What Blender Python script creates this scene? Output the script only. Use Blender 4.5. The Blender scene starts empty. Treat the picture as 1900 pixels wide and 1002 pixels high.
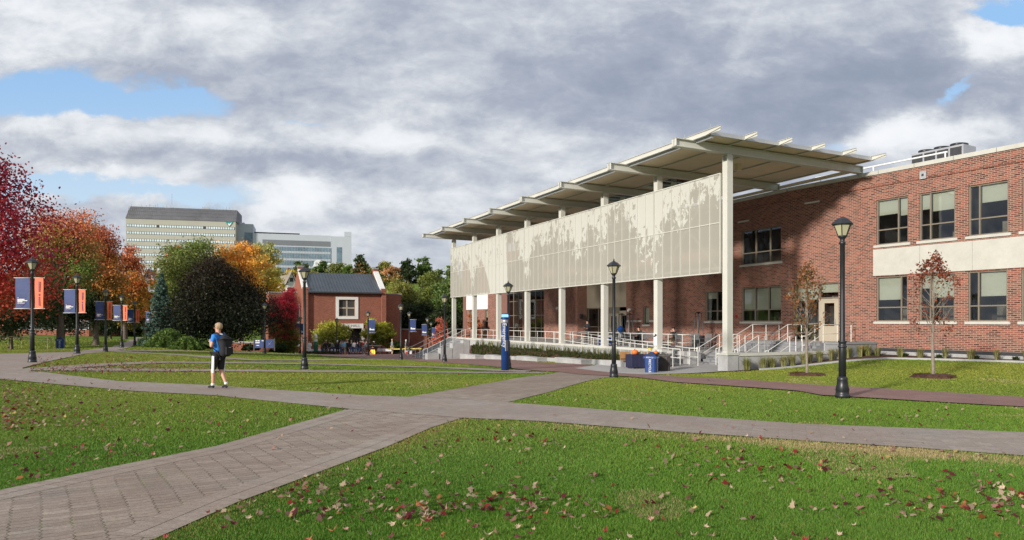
import bpy, bmesh, math, random
import numpy as np
from mathutils import Vector, Matrix, Euler
random.seed(7); rng = np.random.default_rng(11)
R = math.radians
scene = bpy.context.scene
COL = scene.collection
# ------------------------------------------------------------------ camera model (pixels of the 1900 wide photograph)
F, CX, HY, EYE = 1290.0, 950.0, 596.0, 1.75
cam = bpy.data.cameras.new('camera'); camo = bpy.data.objects.new('camera', cam); COL.objects.link(camo)
camo.location = (0, 0, EYE); camo.rotation_euler = (R(90), 0, 0)
cam.sensor_width = 36; cam.lens = 36*F/1900; cam.shift_y = (HY-501)/1900; cam.clip_end = 3000; cam.clip_start = 0.1
scene.camera = camo
scene.view_settings.view_transform = 'Standard'; scene.view_settings.look = 'None'
scene.view_settings.gamma = 1; scene.view_settings.exposure = 0.6

def PX(px, py, Y): return Vector(((px-CX)/F*Y, Y, EYE+(HY-py)/F*Y))
# ------------------------------------------------------------------ terrain height
def _lp(px, base, h, H=4.3):
    Y = F*H/h; return ((px-CX)/F*Y, Y, EYE-(base-HY)/h*H)
LAMPS = dict(L1=(1563,738,336),L2=(1139,700,220),L3=(565,685,193),L4=(943,683,162),L5=(825,672,127),L6=(744,668,106),
   L7=(60,673,198),L8=(143,656.6,150),L9=(196,653,118),L10=(226,645,99),L11=(250,641,84),L12=(281,632,67),L13=(491,657,96),
   L14=(683,660,84),L15=(759.6,657,79))
CP = [_lp(*v) for v in LAMPS.values()]
def cpx(px, py, Y): p = PX(px,py,Y); return (p.x,p.y,p.z)
CP += [(0,0,0),(-8,2,0),(8,2,0),(0,7,0),(-5,8,0),(5,8,0),(-40,0,.2),(40,0,.1),(0,-30,0),(12,10,0),(-12,10,.02)]
CP += [cpx(405,722,18.5), cpx(1740,662,32.9), cpx(1900,668,29.9), cpx(1600,653,36.0), cpx(1900,745,16.4), cpx(1497,697,25.5),
       cpx(1731,700,22.3), cpx(1362,688,32.3), cpx(1210,693,33), cpx(1185,683,36.5), cpx(1294,675,38.4), cpx(870,666,57),
       cpx(1160,682,36.6), cpx(795,668,61), cpx(765,661,66), cpx(112,648,58), cpx(937,690,33)]
CP += [(-28,80,-2.34),(-20,80,-2.4),(-14,80,-2.4),(-22,92,-2.6),(-5,92,-2.6),(-38,70,-1.2),(-45,90,-1.0),(-60,60,-.4),(-70,110,-.5),
       (-30,30,.15),(-60,30,.4),(-20,125,-2.5),(10,125,-2.5),(-60,130,-1),(20,60,-.8),(25,45,-.1),(60,30,.4),(60,70,-.5),(50,125,-2)]
_w=lambda v,u,z:(10.08+.9081*v-.4188*u,32.5+.4188*v+.9081*u,z)
CP += [_w(5.5,3,-.45),_w(7.6,3.5,-.4),_w(7.6,9,-.5),_w(8.9,-1.2,.02),_w(1,-.5,-.55),_w(3.6,-.6,-.42),_w(6.5,-.6,-.16),cpx(1460,684,32.3),cpx(1552,668,33.6),cpx(1640,666,33.8)]
CP = np.array(CP)
def _U(r2): return r2*np.log(np.maximum(r2,1e-12))
def _fit():
    n=len(CP); S=.05; P=CP[:,:2]*S; d2=((P[:,None]-P[None])**2).sum(-1)
    A=np.zeros((n+3,n+3)); A[:n,:n]=_U(d2)+np.eye(n)*.03; A[:n,n]=1; A[:n,n+1:]=P; A[n,:n]=1; A[n+1:,:n]=P.T
    return np.linalg.solve(A, np.concatenate([CP[:,2],[0,0,0]]))
_W=_fit()
def G(x, y):
    x=np.asarray(x,float); y=np.asarray(y,float); sh=x.shape; x0=x.ravel(); y0=y.ravel()
    x=np.clip(x0,-75,70); yy=np.clip(y0,-30,128)
    P=np.stack([x,yy],1)*.05; Q=CP[:,:2]*.05; out=np.empty(len(x)); n=len(CP)
    for i in range(0,len(x),20000):
        p=P[i:i+20000]; d2=((p[:,None]-Q[None])**2).sum(-1)
        out[i:i+20000]=_U(d2)@_W[:n]+_W[n]+p@_W[n+1:]
    t=np.clip((y0-128)/220,0,1); out+= t*t*(3-2*t)*22
    return out.reshape(sh)
def g(x,y): return float(G(np.array([x]),np.array([y]))[0])
_YS=np.concatenate([np.linspace(3,40,1200),np.linspace(40,260,2200)])
def hit(px, py, lo=3.0):
    if py<=HY+1: py=HY+1
    z=G((px-CX)/F*_YS,_YS); zr=EYE-(py-HY)/F*_YS
    m=(zr<z)&(_YS>lo); i=int(np.argmax(m)) if m.any() else len(_YS)-1
    i=max(i,1); a0=zr[i-1]-z[i-1]; a1=zr[i]-z[i]; t=a0/(a0-a1) if a0!=a1 else 0
    Y=_YS[i-1]+(_YS[i]-_YS[i-1])*min(max(t,0),1); return ((px-CX)/F*Y, Y)
def gp(px,Y):
    x=(px-CX)/F*Y; return Vector((x,Y,g(x,Y)))
# ------------------------------------------------------------------ materials
class NT:
    def __init__(s, tree): s.t=tree; tree.nodes.clear()
    def n(s, typ, inp=None, **kw):
        nd=s.t.nodes.new(typ)
        for k,v in kw.items(): setattr(nd,k,v)
        for k,v in (inp or {}).items(): s.set(nd.inputs[k],v)
        return nd
    def set(s, sock, v):
        if isinstance(v, bpy.types.NodeSocket): s.t.links.new(v, sock)
        else:
            if sock.type=='RGBA' and len(v)==3: v=(*v,1)
            sock.default_value=v
    def m(s, op, a, b=0.0, c=0.0, clamp=False):
        nd=s.t.nodes.new('ShaderNodeMath'); nd.operation=op; nd.use_clamp=clamp
        s.set(nd.inputs[0],a); s.set(nd.inputs[1],b)
        if op in ('MULTIPLY_ADD','SMOOTH_MIN'): s.set(nd.inputs[2],c)
        return nd.outputs[0]
    def ss(s, x, a, b, lo=0.0, hi=1.0):
        nd=s.n('ShaderNodeMapRange', interpolation_type='SMOOTHSTEP'); 
        s.set(nd.inputs[0],x)
        for i,v in enumerate((a,b,lo,hi)): nd.inputs[i+1].default_value=v
        return nd.outputs[0]
    def mix(s, f, a, b, blend='MIX'):
        nd=s.n('ShaderNodeMix', data_type='RGBA', blend_type=blend); s.set(nd.inputs[0],f); s.set(nd.inputs[6],a); s.set(nd.inputs[7],b); return nd.outputs[2]
    def noise(s, vec, scale, detail=4, rough=.55, dist=0.0, col=False):
        nd=s.n('ShaderNodeTexNoise'); nd.inputs['Scale'].default_value=scale; nd.inputs['Detail'].default_value=detail
        nd.inputs['Roughness'].default_value=rough; nd.inputs['Distortion'].default_value=dist
        if vec is not None: s.set(nd.inputs['Vector'],vec)
        return nd.outputs[1 if col else 0]
    def mapping(s, vec, scale=(1,1,1), rot=(0,0,0), loc=(0,0,0)):
        nd=s.n('ShaderNodeMapping'); s.set(nd.inputs[0],vec); nd.inputs['Location'].default_value=loc; nd.inputs['Rotation'].default_value=rot; nd.inputs['Scale'].default_value=scale; return nd.outputs[0]
    def bump(s, h, strength=.3, dist=.02):
        nd=s.n('ShaderNodeBump'); nd.inputs['Strength'].default_value=strength; nd.inputs['Distance'].default_value=dist; s.set(nd.inputs['Height'],h); return nd.outputs[0]
    def ramp(s, f, stops):
        nd=s.n('ShaderNodeValToRGB'); e=nd.color_ramp.elements
        while len(e)>1: e.remove(e[-1])
        e[0].position=stops[0][0]; e[0].color=(*stops[0][1],1)
        for p,c in stops[1:]:
            x=e.new(p); x.color=(*c,1)
        s.set(nd.inputs[0],f); return nd.outputs[0]
    def tc(s, which='Object'): return s.n('ShaderNodeTexCoord').outputs[which]
MATS={}
def newmat(name):
    m=bpy.data.materials.new(name); m.use_nodes=True; MATS[name]=m
    return m, NT(m.node_tree)
def principled(T, col, rough=.6, normal=None, metal=0.0, spec=.5):
    inp={'Base Color':col,'Roughness':rough,'Metallic':metal,'Specular IOR Level':spec}
    if normal is not None: inp['Normal']=normal
    p=T.n('ShaderNodeBsdfPrincipled', inp); T.n('ShaderNodeOutputMaterial', {'Surface':p.outputs[0]}); return p
def mat(name, col, rough=.6, var=.12, scale=3.0, bump=0.0, metal=0.0, spec=.5, coord='Object'):
    if name in MATS: return MATS[name]
    m,T=newmat(name); v=T.tc(coord)
    n=T.noise(v, scale, 6, .6); n2=T.noise(v, scale*7, 4, .6)
    f=T.m('ADD', T.m('MULTIPLY',n,.65), T.m('MULTIPLY',n2,.35))
    lo=tuple(c*(1-var*1.6) for c in col); hi=tuple(min(1,c*(1+var*1.6)) for c in col)
    c=T.ramp(f,[(.3,lo),(.7,hi)])
    nm=T.bump(T.noise(v,scale*12,5,.6), bump, .02) if bump else None
    principled(T,c,T.m('MULTIPLY_ADD',n2,.2,rough-.1),nm,metal,spec)
    return m
def brickmat(name, c1, c2, mortar, bw=.25, bh=.0813, ms=.012, bump=.5, dark=.35):
    m,T=newmat(name); uv=T.tc('UV')
    b=T.n('ShaderNodeTexBrick', {'Vector':uv,'Color1':(1,1,1),'Color2':(0,0,0),'Mortar':(.5,.5,.5)}, offset=.5, squash=1.0)
    for k,v in (('Scale',1.0),('Mortar Size',ms),('Mortar Smooth',.2),('Bias',0.0),('Brick Width',bw),('Row Height',bh)): b.inputs[k].default_value=v
    br=T.n('ShaderNodeSeparateColor',{0:b.outputs[0]}).outputs[0]
    c=T.ramp(br,[(0,tuple(x*dark for x in c1)),(.30,c1),(.6,c2),(1,tuple(min(1,x*1.25) for x in c2))])
    patch=T.noise(uv,.9,5,.6); c=T.mix(T.ss(patch,.4,.75,0,.6),c,tuple(x*.66 for x in c1)); c=T.mix(T.ss(T.noise(T.mapping(uv,(.5,.12,1)),1.2,4,.6),.5,.7,0,.35),c,(c2[0]*1.15,c2[1]*.95,c2[2]*.85)); c=T.mix(T.ss(T.noise(T.mapping(uv,(1.6,.10,1)),1.0,5,.6),.52,.72,0,.28),c,(.10,.06,.05))
    fine=T.noise(uv,60,3,.6); c=T.mix(T.m('MULTIPLY',fine,.25),c,(.12,.05,.04))
    col=T.mix(b.outputs[1],c,T.mix(T.noise(uv,2.2,4),tuple(x*.75 for x in mortar),mortar))
    principled(T,col,.85,T.bump(T.m('SUBTRACT',1.0,b.outputs[1]),bump,.01),0,.2); return m
brickmat('red_brick',(.185,.052,.035),(.29,.092,.056),(.41,.33,.27))
brickmat('hall_brick',(.29,.085,.052),(.35,.12,.075),(.30,.15,.105),bw=.2,bh=.07,dark=.8)
mat('limestone',(.50,.49,.44),.8,.07,1.6,.15)
mat('white_stone',(.74,.73,.68),.7,.05,1.5)
mat('concrete',(.38,.38,.375),.85,.12,1.1,.25)
mat('step_stone',(.235,.24,.25),.8,.15,1.2,.2)
mat('concrete_dark',(.24,.245,.25),.85,.15,1.4,.25)
mat('cream_steel',(.56,.555,.50),.45,.04,1.2)
mat('soffit',(.66,.57,.42),.7,.08,.8)
mat('grey_metal',(.45,.46,.47),.4,.08,1.0,metal=.4)
mat('bronze_frame',(.20,.17,.13),.45,.08,2)
mat('black_paint',(.018,.02,.024),.38,.25,4)
mat('white_rail',(.66,.655,.61),.4,.04,3)
mat('blind',(.53,.54,.48),.8,.04,1.5)
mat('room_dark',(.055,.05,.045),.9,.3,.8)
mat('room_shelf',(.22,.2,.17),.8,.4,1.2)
mat('beige_panel',(.40,.35,.27),.6,.06,.8)
mat('brown_panel',(.22,.11,.085),.6,.1,.8)
mat('navy_cloth',(.012,.014,.045),.8,.2,3)
mat('blue_paint',(.008,.045,.19),.3,.12,3)
mat('bin_brown',(.05,.04,.032),.5,.25,4)
mat('white_paint',(.78,.78,.76),.5,.04,2)
mat('banner_blue',(.018,.042,.16),.6,.12,1.5)
mat('banner_orange',(.78,.16,.06),.6,.08,1.5)
mat('banner_purple',(.13,.03,.12),.6,.1,1)
mat('banner_red',(.5,.05,.06),.6,.1,1)
mat('bark',(.13,.10,.075),.9,.3,6,.6)
mat('bark_grey',(.24,.20,.16),.9,.25,8,.6)
mat('mulch',(.085,.035,.02),.95,.5,9,.9)
mat('soil',(.09,.06,.04),.95,.3,5,.5)
mat('tin_roof',(.085,.10,.115),.42,.15,.5,metal=.3)
mat('dark_metal',(.04,.04,.045),.5,.2,3)
mat('tan_concrete',(.40,.385,.33),.8,.05,.06)
mat('slate',(.13,.13,.145),.6,.2,.12)
mat('white_cladding',(.45,.48,.53),.5,.04,.05)
mat('grey_band',(.17,.18,.20),.5,.08,.08)
mat('far_window',(.62,.72,.78),.25,.2,.3)
mat('far_glass',(.16,.24,.30),.2,.35,.15)
mat('teal',(.02,.25,.25),.4,.1,.2)
mat('tan_rail',(.42,.33,.22),.5,.05,2)
mat('pumpkin',(.75,.17,.02),.5,.12,5)
mat('flower_yellow',(.8,.6,.05),.6,.2,12)
mat('wood',(.35,.18,.07),.6,.25,4)
mat('grey_plastic',(.16,.17,.18),.5,.1,3)
mat('skin',(.62,.33,.23),.55,.05,8)
mat('skin_dark',(.30,.15,.09),.55,.05,8)
mat('hair_blond',(.46,.31,.18),.6,.45,40,.6)
mat('hair_dark',(.02,.014,.01),.6,.3,40,.4)
mat('shirt_blue',(.03,.23,.70),.8,.12,9,.3)
mat('shorts_black',(.012,.012,.014),.8,.2,9,.3)
mat('cloth_white',(.75,.75,.75),.8,.05,6,.2)
mat('cloth_grey',(.22,.24,.25),.85,.15,6,.3)
mat('cloth_black',(.016,.016,.02),.85,.25,6,.3)
mat('cloth_sky',(.25,.5,.7),.85,.1,6,.3)
mat('cloth_red',(.4,.03,.03),.85,.1,6,.3)
mat('cloth_brown',(.12,.08,.06),.85,.15,6,.3)
mat('denim',(.05,.09,.18),.85,.2,8,.3)
mat('khaki',(.42,.34,.22),.85,.1,8,.3)
mat('house_white',(.6,.6,.57),.7,.08,.6)
mat('house_roof',(.26,.22,.17),.8,.15,.8)
mat('yellow_cloth',(.8,.65,.12),.7,.1,3)
mat('green_awning',(.02,.12,.07),.7,.1,3)
mat('lens_silver',(.5,.5,.52),.3,.05,4)
mat('red_paint',(.45,.02,.02),.5,.1,4)
mat('orange_flag',(.9,.2,.05),.6,.05,4)
def emit(name,col,st):
    m,T=newmat(name); e=T.n('ShaderNodeEmission',{'Color':col,'Strength':st}); T.n('ShaderNodeOutputMaterial',{'Surface':e.outputs[0]})
emit('fire',(1,.25,.03),3.2); emit('blue_light',(.25,.5,1),1.3); emit('lit_window',(1,.9,.55),.9)
def glassmat(name, tint, refl, rough=.03):
    m,T=newmat(name); fr=T.n('ShaderNodeFresnel'); fr.inputs[0].default_value=1.5
    wob=T.bump(T.noise(T.tc('Object'),.7,2,.4),.05,.05)
    gl=T.n('ShaderNodeBsdfGlossy',{'Color':(.9,.95,1),'Roughness':rough,'Normal':wob}); tr=T.n('ShaderNodeBsdfTransparent',{'Color':tint})
    f=T.m('MULTIPLY_ADD',fr.outputs[0],1.0,refl,)
    mx=T.n('ShaderNodeMixShader',{0:f,1:tr.outputs[0],2:gl.outputs[0]}); T.n('ShaderNodeOutputMaterial',{'Surface':mx.outputs[0]})
glassmat('window_glass',(.70,.72,.68),.045); glassmat('lamp_glass',(.85,.8,.6),.05,.2); glassmat('skylight_glass',(.6,.8,.8),.1)
m,T=newmat('frosted_panel'); principled(T,(.42,.40,.26),.35)
# leaves: colour per leaf from the mesh attribute
def leafmat(name, trans=.35):
    m,T=newmat(name); a=T.n('ShaderNodeVertexColor'); a.layer_name='Col'
    d=T.n('ShaderNodeBsdfPrincipled',{'Base Color':a.outputs[0],'Roughness':.55,'Specular IOR Level':.3}); t=T.n('ShaderNodeBsdfTranslucent',{'Color':a.outputs[0]})
    mx=T.n('ShaderNodeMixShader',{0:trans,1:d.outputs[0],2:t.outputs[0]}); T.n('ShaderNodeOutputMaterial',{'Surface':mx.outputs[0]})
leafmat('foliage'); leafmat('grass_blades',.25)
# lawn
m,T=newmat('lawn'); o=T.tc('Object')
big=T.noise(o,.16,4,.55); mid=T.noise(T.mapping(o,(1,.45,1)),.9,5,.6); fine=T.noise(o,28,5,.7)
c=T.mix(T.ss(big,.35,.68),(.105,.205,.020),(.20,.25,.034)); c=T.mix(T.ss(mid,.45,.75,0,.5),c,(.19,.20,.035))
c=T.mix(T.ss(fine,.3,.7,.0,.65),c,T.mix(.5,c,(.015,.05,.005)))
principled(T,c,.9,T.bump(T.m('ADD',fine,T.noise(o,6,4)),.8,.06),0,.1)
# pavers: cut zig-zag joints
def paver(name,c1,c2,joint,rot,bw,bh,zig,cm,rm,moss=.4,stag=0.0):
    m,T=newmat(name); o=T.tc('Object'); v=T.mapping(o,(1,1,1),(0,0,rot))
    sp=T.n('ShaderNodeSeparateXYZ',{0:v}); x,y=sp.outputs[0],sp.outputs[1]
    w1=T.m('MULTIPLY_ADD',T.noise(o,1.3,3),.05,-.025); w2=T.m('MULTIPLY_ADD',T.noise(T.mapping(o,(1,1,1),(0,0,0),(4,4,0)),1.7,3),.04,-.02)
    xx=T.m('ADD',T.m('ADD',x,w1),T.m('MULTIPLY',T.m('PINGPONG',y,bh/2),zig)); yy=T.m('ADD',y,w2)
    ci=T.m('FLOOR',T.m('DIVIDE',T.m('ADD',xx,bw/2),bw)); yy=T.m('ADD',yy,T.m('MULTIPLY',T.m('PINGPONG',xx,bw/2),zig*.35))
    if stag: yy=T.m('ADD',yy,T.m('MULTIPLY',T.m('MODULO',ci,2.0),bh*stag))
    dc=T.m('PINGPONG',xx,bw/2); dr=T.m('PINGPONG',yy,bh/2); ri=T.m('FLOOR',T.m('DIVIDE',T.m('ADD',yy,0.0),bh))
    jn=T.ss(T.noise(o,2.6,4,.6),.30,.62,.25,1.0); cmask=T.m('MULTIPLY',T.m('MULTIPLY',T.ss(dc,.009,.003),cm),jn); rmask=T.m('MULTIPLY',T.m('MULTIPLY',T.ss(dr,.008,.002),rm),jn); j_=T.m('MAXIMUM',cmask,rmask)
    wn=T.n('ShaderNodeTexWhiteNoise',{'Vector':T.n('ShaderNodeCombineXYZ',{0:T.m('FLOOR',T.m('DIVIDE',xx,bw)),1:ri}).outputs[0]},noise_dimensions='2D').outputs[0]
    c=T.ramp(wn,[(0,c1),(1,c2)]); big=T.noise(o,.35,5,.6)
    c=T.mix(T.ss(big,.35,.7,0,.6),c,(c1[0]*.86,c1[1]*.74,c1[2]*.70)); c=T.mix(T.ss(T.noise(T.mapping(o,(1,1,1),(0,0,0),(8,2,0)),.8,4,.6),.5,.75,0,.5),c,(c1[1]*1.05,c1[1]*1.0,c1[1]*.95)); mid=T.noise(o,4,5,.65); c=T.mix(T.ss(mid,.4,.75,0,.35),c,tuple(q*.7 for q in c1))
    fine=T.noise(o,32,6,.8); c=T.mix(T.ss(fine,.42,.62,.0,.42),c,tuple(q*.55 for q in c1)); grit=T.noise(o,75,3,.6); c=T.mix(T.ss(grit,.56,.70,0,.42),c,(.60,.54,.47))
    ms_=T.ss(T.noise(o,1.1,4,.6),.48,.64,0,moss); jc=T.mix(ms_,joint,(.13,.17,.03))
    col=T.mix(j_,c,jc); h=T.m('SUBTRACT',T.m('MULTIPLY',fine,.3),j_)
    principled(T,col,.9,T.bump(h,.5,.012),0,.2)
paver('path_pavers',(.30,.24,.195),(.455,.375,.305),(.085,.065,.045),R(-34),.225,.112,.5,.8,.75,.8)
paver('path_border',(.34,.28,.23),(.43,.365,.305),(.15,.12,.09),R(17),.9,.11,0,.1,.35,.3)
paver('cross_pavers',(.34,.285,.24),(.42,.36,.31),(.22,.18,.15),R(22),.20,.10,.0,.3,.3,.1,.5)
paver('red_pavers',(.28,.165,.145),(.345,.21,.185),(.20,.14,.125),R(65),.2,.1,0,.5,.5,0,.5)
mat('plaza_concrete',(.40,.39,.38),.85,.12,.5,.2)
# perforated screen
m,T=newmat('perforated_screen'); uv=T.tc('UV'); sp=T.n('ShaderNodeSeparateXYZ',{0:uv}); s,z=sp.outputs[0],sp.outputs[1]
hgt=T.m('DIVIDE',T.m('SUBTRACT',z,4.0),4.7)
low=T.noise(T.n('ShaderNodeCombineXYZ',{0:s,1:0.0}).outputs[0],.27,2,.5)
fol=T.noise(T.mapping(uv,(1,.62,1)),2.3,7,.72,.5)
reach=T.m('SUBTRACT',hgt,T.m('MULTIPLY_ADD',low,-2.6,1.86))
lf=T.ss(T.m('ADD',fol,T.m('MULTIPLY',reach,.42)),.555,.575)
lim=T.m('ADD',27.9,T.m('MULTIPLY',T.m('POWER',T.m('MAXIMUM',hgt,0.0),1.5),3.6))
tr=T.m('MULTIPLY',T.m('GREATER_THAN',s,T.m('ADD',24.2,T.m('MULTIPLY',hgt,.6))),T.m('LESS_THAN',s,lim))
hole=T.m('MULTIPLY',T.m('GREATER_THAN',hgt,.55),T.m('MULTIPLY',T.ss(fol,.42,.4),.9)); tr=T.m('MULTIPLY',tr,T.m('SUBTRACT',1.0,hole))
solid=T.m('MAXIMUM',lf,tr)
f=T.m('MULTIPLY_ADD',solid,.22,.76)
p=T.n('ShaderNodeBsdfPrincipled',{'Base Color':T.mix(solid,(.41,.395,.34),(.53,.53,.48)),'Roughness':.5}); t=T.n('ShaderNodeBsdfTransparent')
mx=T.n('ShaderNodeMixShader',{0:f,1:t.outputs[0],2:p.outputs[0]}); T.n('ShaderNodeOutputMaterial',{'Surface':mx.outputs[0]})
# ------------------------------------------------------------------ mesh builder
class MB:
    def __init__(s): s.v=[]; s.f=[]; s.mi=[]; s.cur=0; s.M=Matrix()
    def add(s, vs, fs):
        b=len(s.v); s.v+= [tuple(s.M@Vector(v)) for v in vs]; s.f+=[tuple(b+i for i in f) for f in fs]; s.mi+=[s.cur]*len(fs); return s
    def box(s, x0,x1,y0,y1,z0,z1):
        return s.add([(x,y,z) for x in (x0,x1) for y in (y0,y1) for z in (z0,z1)],[(0,1,3,2),(4,6,7,5),(0,4,5,1),(2,3,7,6),(0,2,6,4),(1,5,7,3)])
    def hexa(s, p): # 8 points: bottom 4 ccw, top 4 ccw
        return s.add(p,[(3,2,1,0),(4,5,6,7),(0,1,5,4),(1,2,6,5),(2,3,7,6),(3,0,4,7)])
    def bar(s, a, b, w, h, up=(0,0,1)):
        a=Vector(a); b=Vector(b); d=(b-a).normalized(); r=d.cross(Vector(up))
        if r.length<1e-4: r=d.cross(Vector((0,1,0)))
        r.normalize(); u=r.cross(d).normalized(); r=r*w/2; u=u*h/2
        return s.add([a-r-u,a+r-u,a+r+u,a-r+u,b-r-u,b+r-u,b+r+u,b-r+u],[(0,1,2,3),(7,6,5,4),(0,4,5,1),(1,5,6,2),(2,6,7,3),(3,7,4,0)])
    def tube(s, pts, rad, n=8, cap=True):
        pts=[Vector(p) for p in pts]
        if not hasattr(rad,'__len__'): rad=[rad]*len(pts)
        ref=None; vs=[]
        for i,p in enumerate(pts):
            d=(pts[min(i+1,len(pts)-1)]-pts[max(i-1,0)]).normalized()
            if ref is None: ref=Vector((1,0,0)) if abs(d.x)<.8 else Vector((0,1,0))
            u=(ref-d*ref.dot(d)).normalized(); ref=u; w=d.cross(u)
            vs+=[p+(u*math.cos(2*math.pi*k/n)+w*math.sin(2*math.pi*k/n))*rad[i] for k in range(n)]
        fs=[(i*n+k,i*n+(k+1)%n,(i+1)*n+(k+1)%n,(i+1)*n+k) for i in range(len(pts)-1) for k in range(n)]
        if cap: fs+=[tuple(range(n-1,-1,-1)),tuple((len(pts)-1)*n+k for k in range(n))]
        return s.add(vs,fs)
    def lathe(s, prof, n=16, c=(0,0), rot=0.0):
        vs=[(c[0]+r*math.cos(2*math.pi*k/n+rot),c[1]+r*math.sin(2*math.pi*k/n+rot),z) for r,z in prof for k in range(n)]
        m_=len(prof); fs=[(i*n+k,i*n+(k+1)%n,(i+1)*n+(k+1)%n,(i+1)*n+k) for i in range(m_-1) for k in range(n)]
        fs+=[tuple(range(n-1,-1,-1)),tuple((m_-1)*n+k for k in range(n))]
        return s.add(vs,fs)
    def quad(s,*p): return s.add(p,[tuple(range(len(p)))])
    def prism(s, poly, z0, z1):
        n=len(poly); return s.add([(x,y,z0) for x,y in poly]+[(x,y,z1) for x,y in poly],[tuple(range(n-1,-1,-1)),tuple(range(n,2*n))]+[(i,(i+1)%n,n+(i+1)%n,n+i) for i in range(n)])
    def blob(s, c, r, seed=0, sub=2, amp=.08):
        bm=bmesh.new(); bmesh.ops.create_icosphere(bm,subdivisions=sub,radius=1); rr=random.Random(seed)
        s.add([(c[0]+v.co.x*r[0]*(1+rr.uniform(-amp,amp)),c[1]+v.co.y*r[1]*(1+rr.uniform(-amp,amp)),c[2]+v.co.z*r[2]*(1+rr.uniform(-amp,amp))) for v in bm.verts],[tuple(v.index for v in f.verts) for f in bm.faces]); bm.free(); return s
    def build(s, name, mats, parent=None, smooth=False, uv=True, bevel=0.0):
        me=bpy.data.meshes.new(name); me.from_pydata(s.v,[],s.f)
        mats=[mats] if isinstance(mats,str) else mats
        for k in mats: me.materials.append(MATS[k])
        me.polygons.foreach_set('material_index',s.mi)
        if smooth: me.polygons.foreach_set('use_smooth',[True]*len(s.f))
        if uv:
            L=me.uv_layers.new(name='UVMap'); co=me.vertices
            for p in me.polygons:
                nx,ny,nz=p.normal
                if abs(nz)>.9: f=lambda c:(c[0],c[1])
                else:
                    l=math.hypot(nx,ny) or 1; tx,ty=-ny/l,nx/l
                    f=lambda c:(c[0]*tx+c[1]*ty, c[2])
                for li in p.loop_indices: L.data[li].uv=f(co[me.loops[li].vertex_index].co)
        me.update(); return link(name,me,parent)
def link(name, me, parent=None):
    o=bpy.data.objects.new(name,me); COL.objects.link(o)
    if parent is not None: o.parent=parent
    return o
def tag(o,label=None,cat=None,group=None,kind=None):
    for k,v in (('label',label),('category',cat),('group',group),('kind',kind)):
        if v: o[k]=v
    return o
def thing(name,label,cat,loc=(0,0,0),rz=0.0,group=None):
    o=bpy.data.objects.new(name,None); COL.objects.link(o); o.location=loc; o.rotation_euler=(0,0,rz); o.empty_display_size=.3
    return tag(o,label,cat,group)
def kids(o): return [c for c in bpy.data.objects if c.parent==o]
def dup(o,label=None,loc=None,rz=None,parent=None,scale=None):
    c=o.copy(); COL.objects.link(c)
    if parent is not None: c.parent=parent
    if label: c['label']=label
    if loc is not None: c.location=loc
    if rz is not None: c.rotation_euler=(0,0,rz)
    if scale is not None: c.scale=scale
    for k in kids(o): 
        if k is not c: dup(k,parent=c)
    return c
def np_mesh(name, V, Fc, n, mat_name, parent=None, colors=None):
    """V (N,3), faces of constant size n as (M,n) array; colours per face"""
    me=bpy.data.meshes.new(name); M_=len(Fc)
    me.vertices.add(len(V)); me.vertices.foreach_set('co',np.ascontiguousarray(V,dtype=np.float32).ravel())
    me.loops.add(M_*n); me.loops.foreach_set('vertex_index',np.ascontiguousarray(Fc,dtype=np.int32).ravel())
    me.polygons.add(M_); me.polygons.foreach_set('loop_start',np.arange(0,M_*n,n,dtype=np.int32))
    me.materials.append(MATS[mat_name])
    if colors is not None:
        a=me.color_attributes.new(name='Col',type='FLOAT_COLOR',domain='CORNER')
        c=np.concatenate([colors,np.ones((M_,1))],1); a.data.foreach_set('color',np.repeat(c,n,axis=0).astype(np.float32).ravel())
    me.update(calc_edges=True); return link(name,me,parent)
def text_mesh(name, body, size, matn, parent, loc, rot, ext=.003):
    cu=bpy.data.curves.new(name,'FONT'); cu.body=body; cu.size=size; cu.extrude=ext; cu.align_x='CENTER'; cu.align_y='CENTER'
    to=bpy.data.objects.new(name,cu); COL.objects.link(to); dg=bpy.context.evaluated_depsgraph_get(); me=bpy.data.meshes.new_from_object(to.evaluated_get(dg))
    bpy.data.objects.remove(to); me.name=name; me.materials.clear(); me.materials.append(MATS[matn])
    o=link(name,me,parent); o.location=loc; o.rotation_euler=rot; return o
# ------------------------------------------------------------------ sky and sun
w=bpy.data.worlds.new('World'); scene.world=w; w.use_nodes=True; T=NT(w.node_tree)
SEL,SAZ=R(16.5),math.atan2(-.72,-.828)
sky=T.n('ShaderNodeTexSky',sky_type='NISHITA',sun_disc=False,sun_elevation=SEL,sun_rotation=SAZ%(2*math.pi),air_density=1.0,dust_density=.6,ozone_density=1.5)
d=T.n('ShaderNodeVectorMath',{0:T.tc('Generated')},operation='NORMALIZE').outputs[0]
sp=T.n('ShaderNodeSeparateXYZ',{0:d}); dx,dy,dz=sp.outputs
ay=T.m('MAXIMUM',T.m('ABSOLUTE',dy),.12); a=T.m('DIVIDE',dx,ay); b=T.m('DIVIDE',dz,ay)
dzc=T.m('ADD',T.m('MAXIMUM',dz,0.0),.14)
pl=T.n('ShaderNodeCombineXYZ',{0:T.m('DIVIDE',dx,dzc),1:T.m('DIVIDE',dy,dzc),2:0.0}).outputs[0]
n1=T.noise(T.mapping(pl,(1,1.15,1)),.75,9,.58,.25); n2=T.noise(T.mapping(pl,(1,1.3,1),(0,0,.3),(5,3,0)),2.1,7,.62,.2); n3=T.noise(T.mapping(pl,(1,1,1),(0,0,0),(9,1,0)),.42,4,.5,.6)
ab=T.n('ShaderNodeCombineXYZ',{0:a,1:T.m('MULTIPLY',b,1.6)}).outputs[0]
wn=T.noise(ab,4.2,7,.62,.0,col=True); ws=T.n('ShaderNodeSeparateXYZ',{0:wn})
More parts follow.
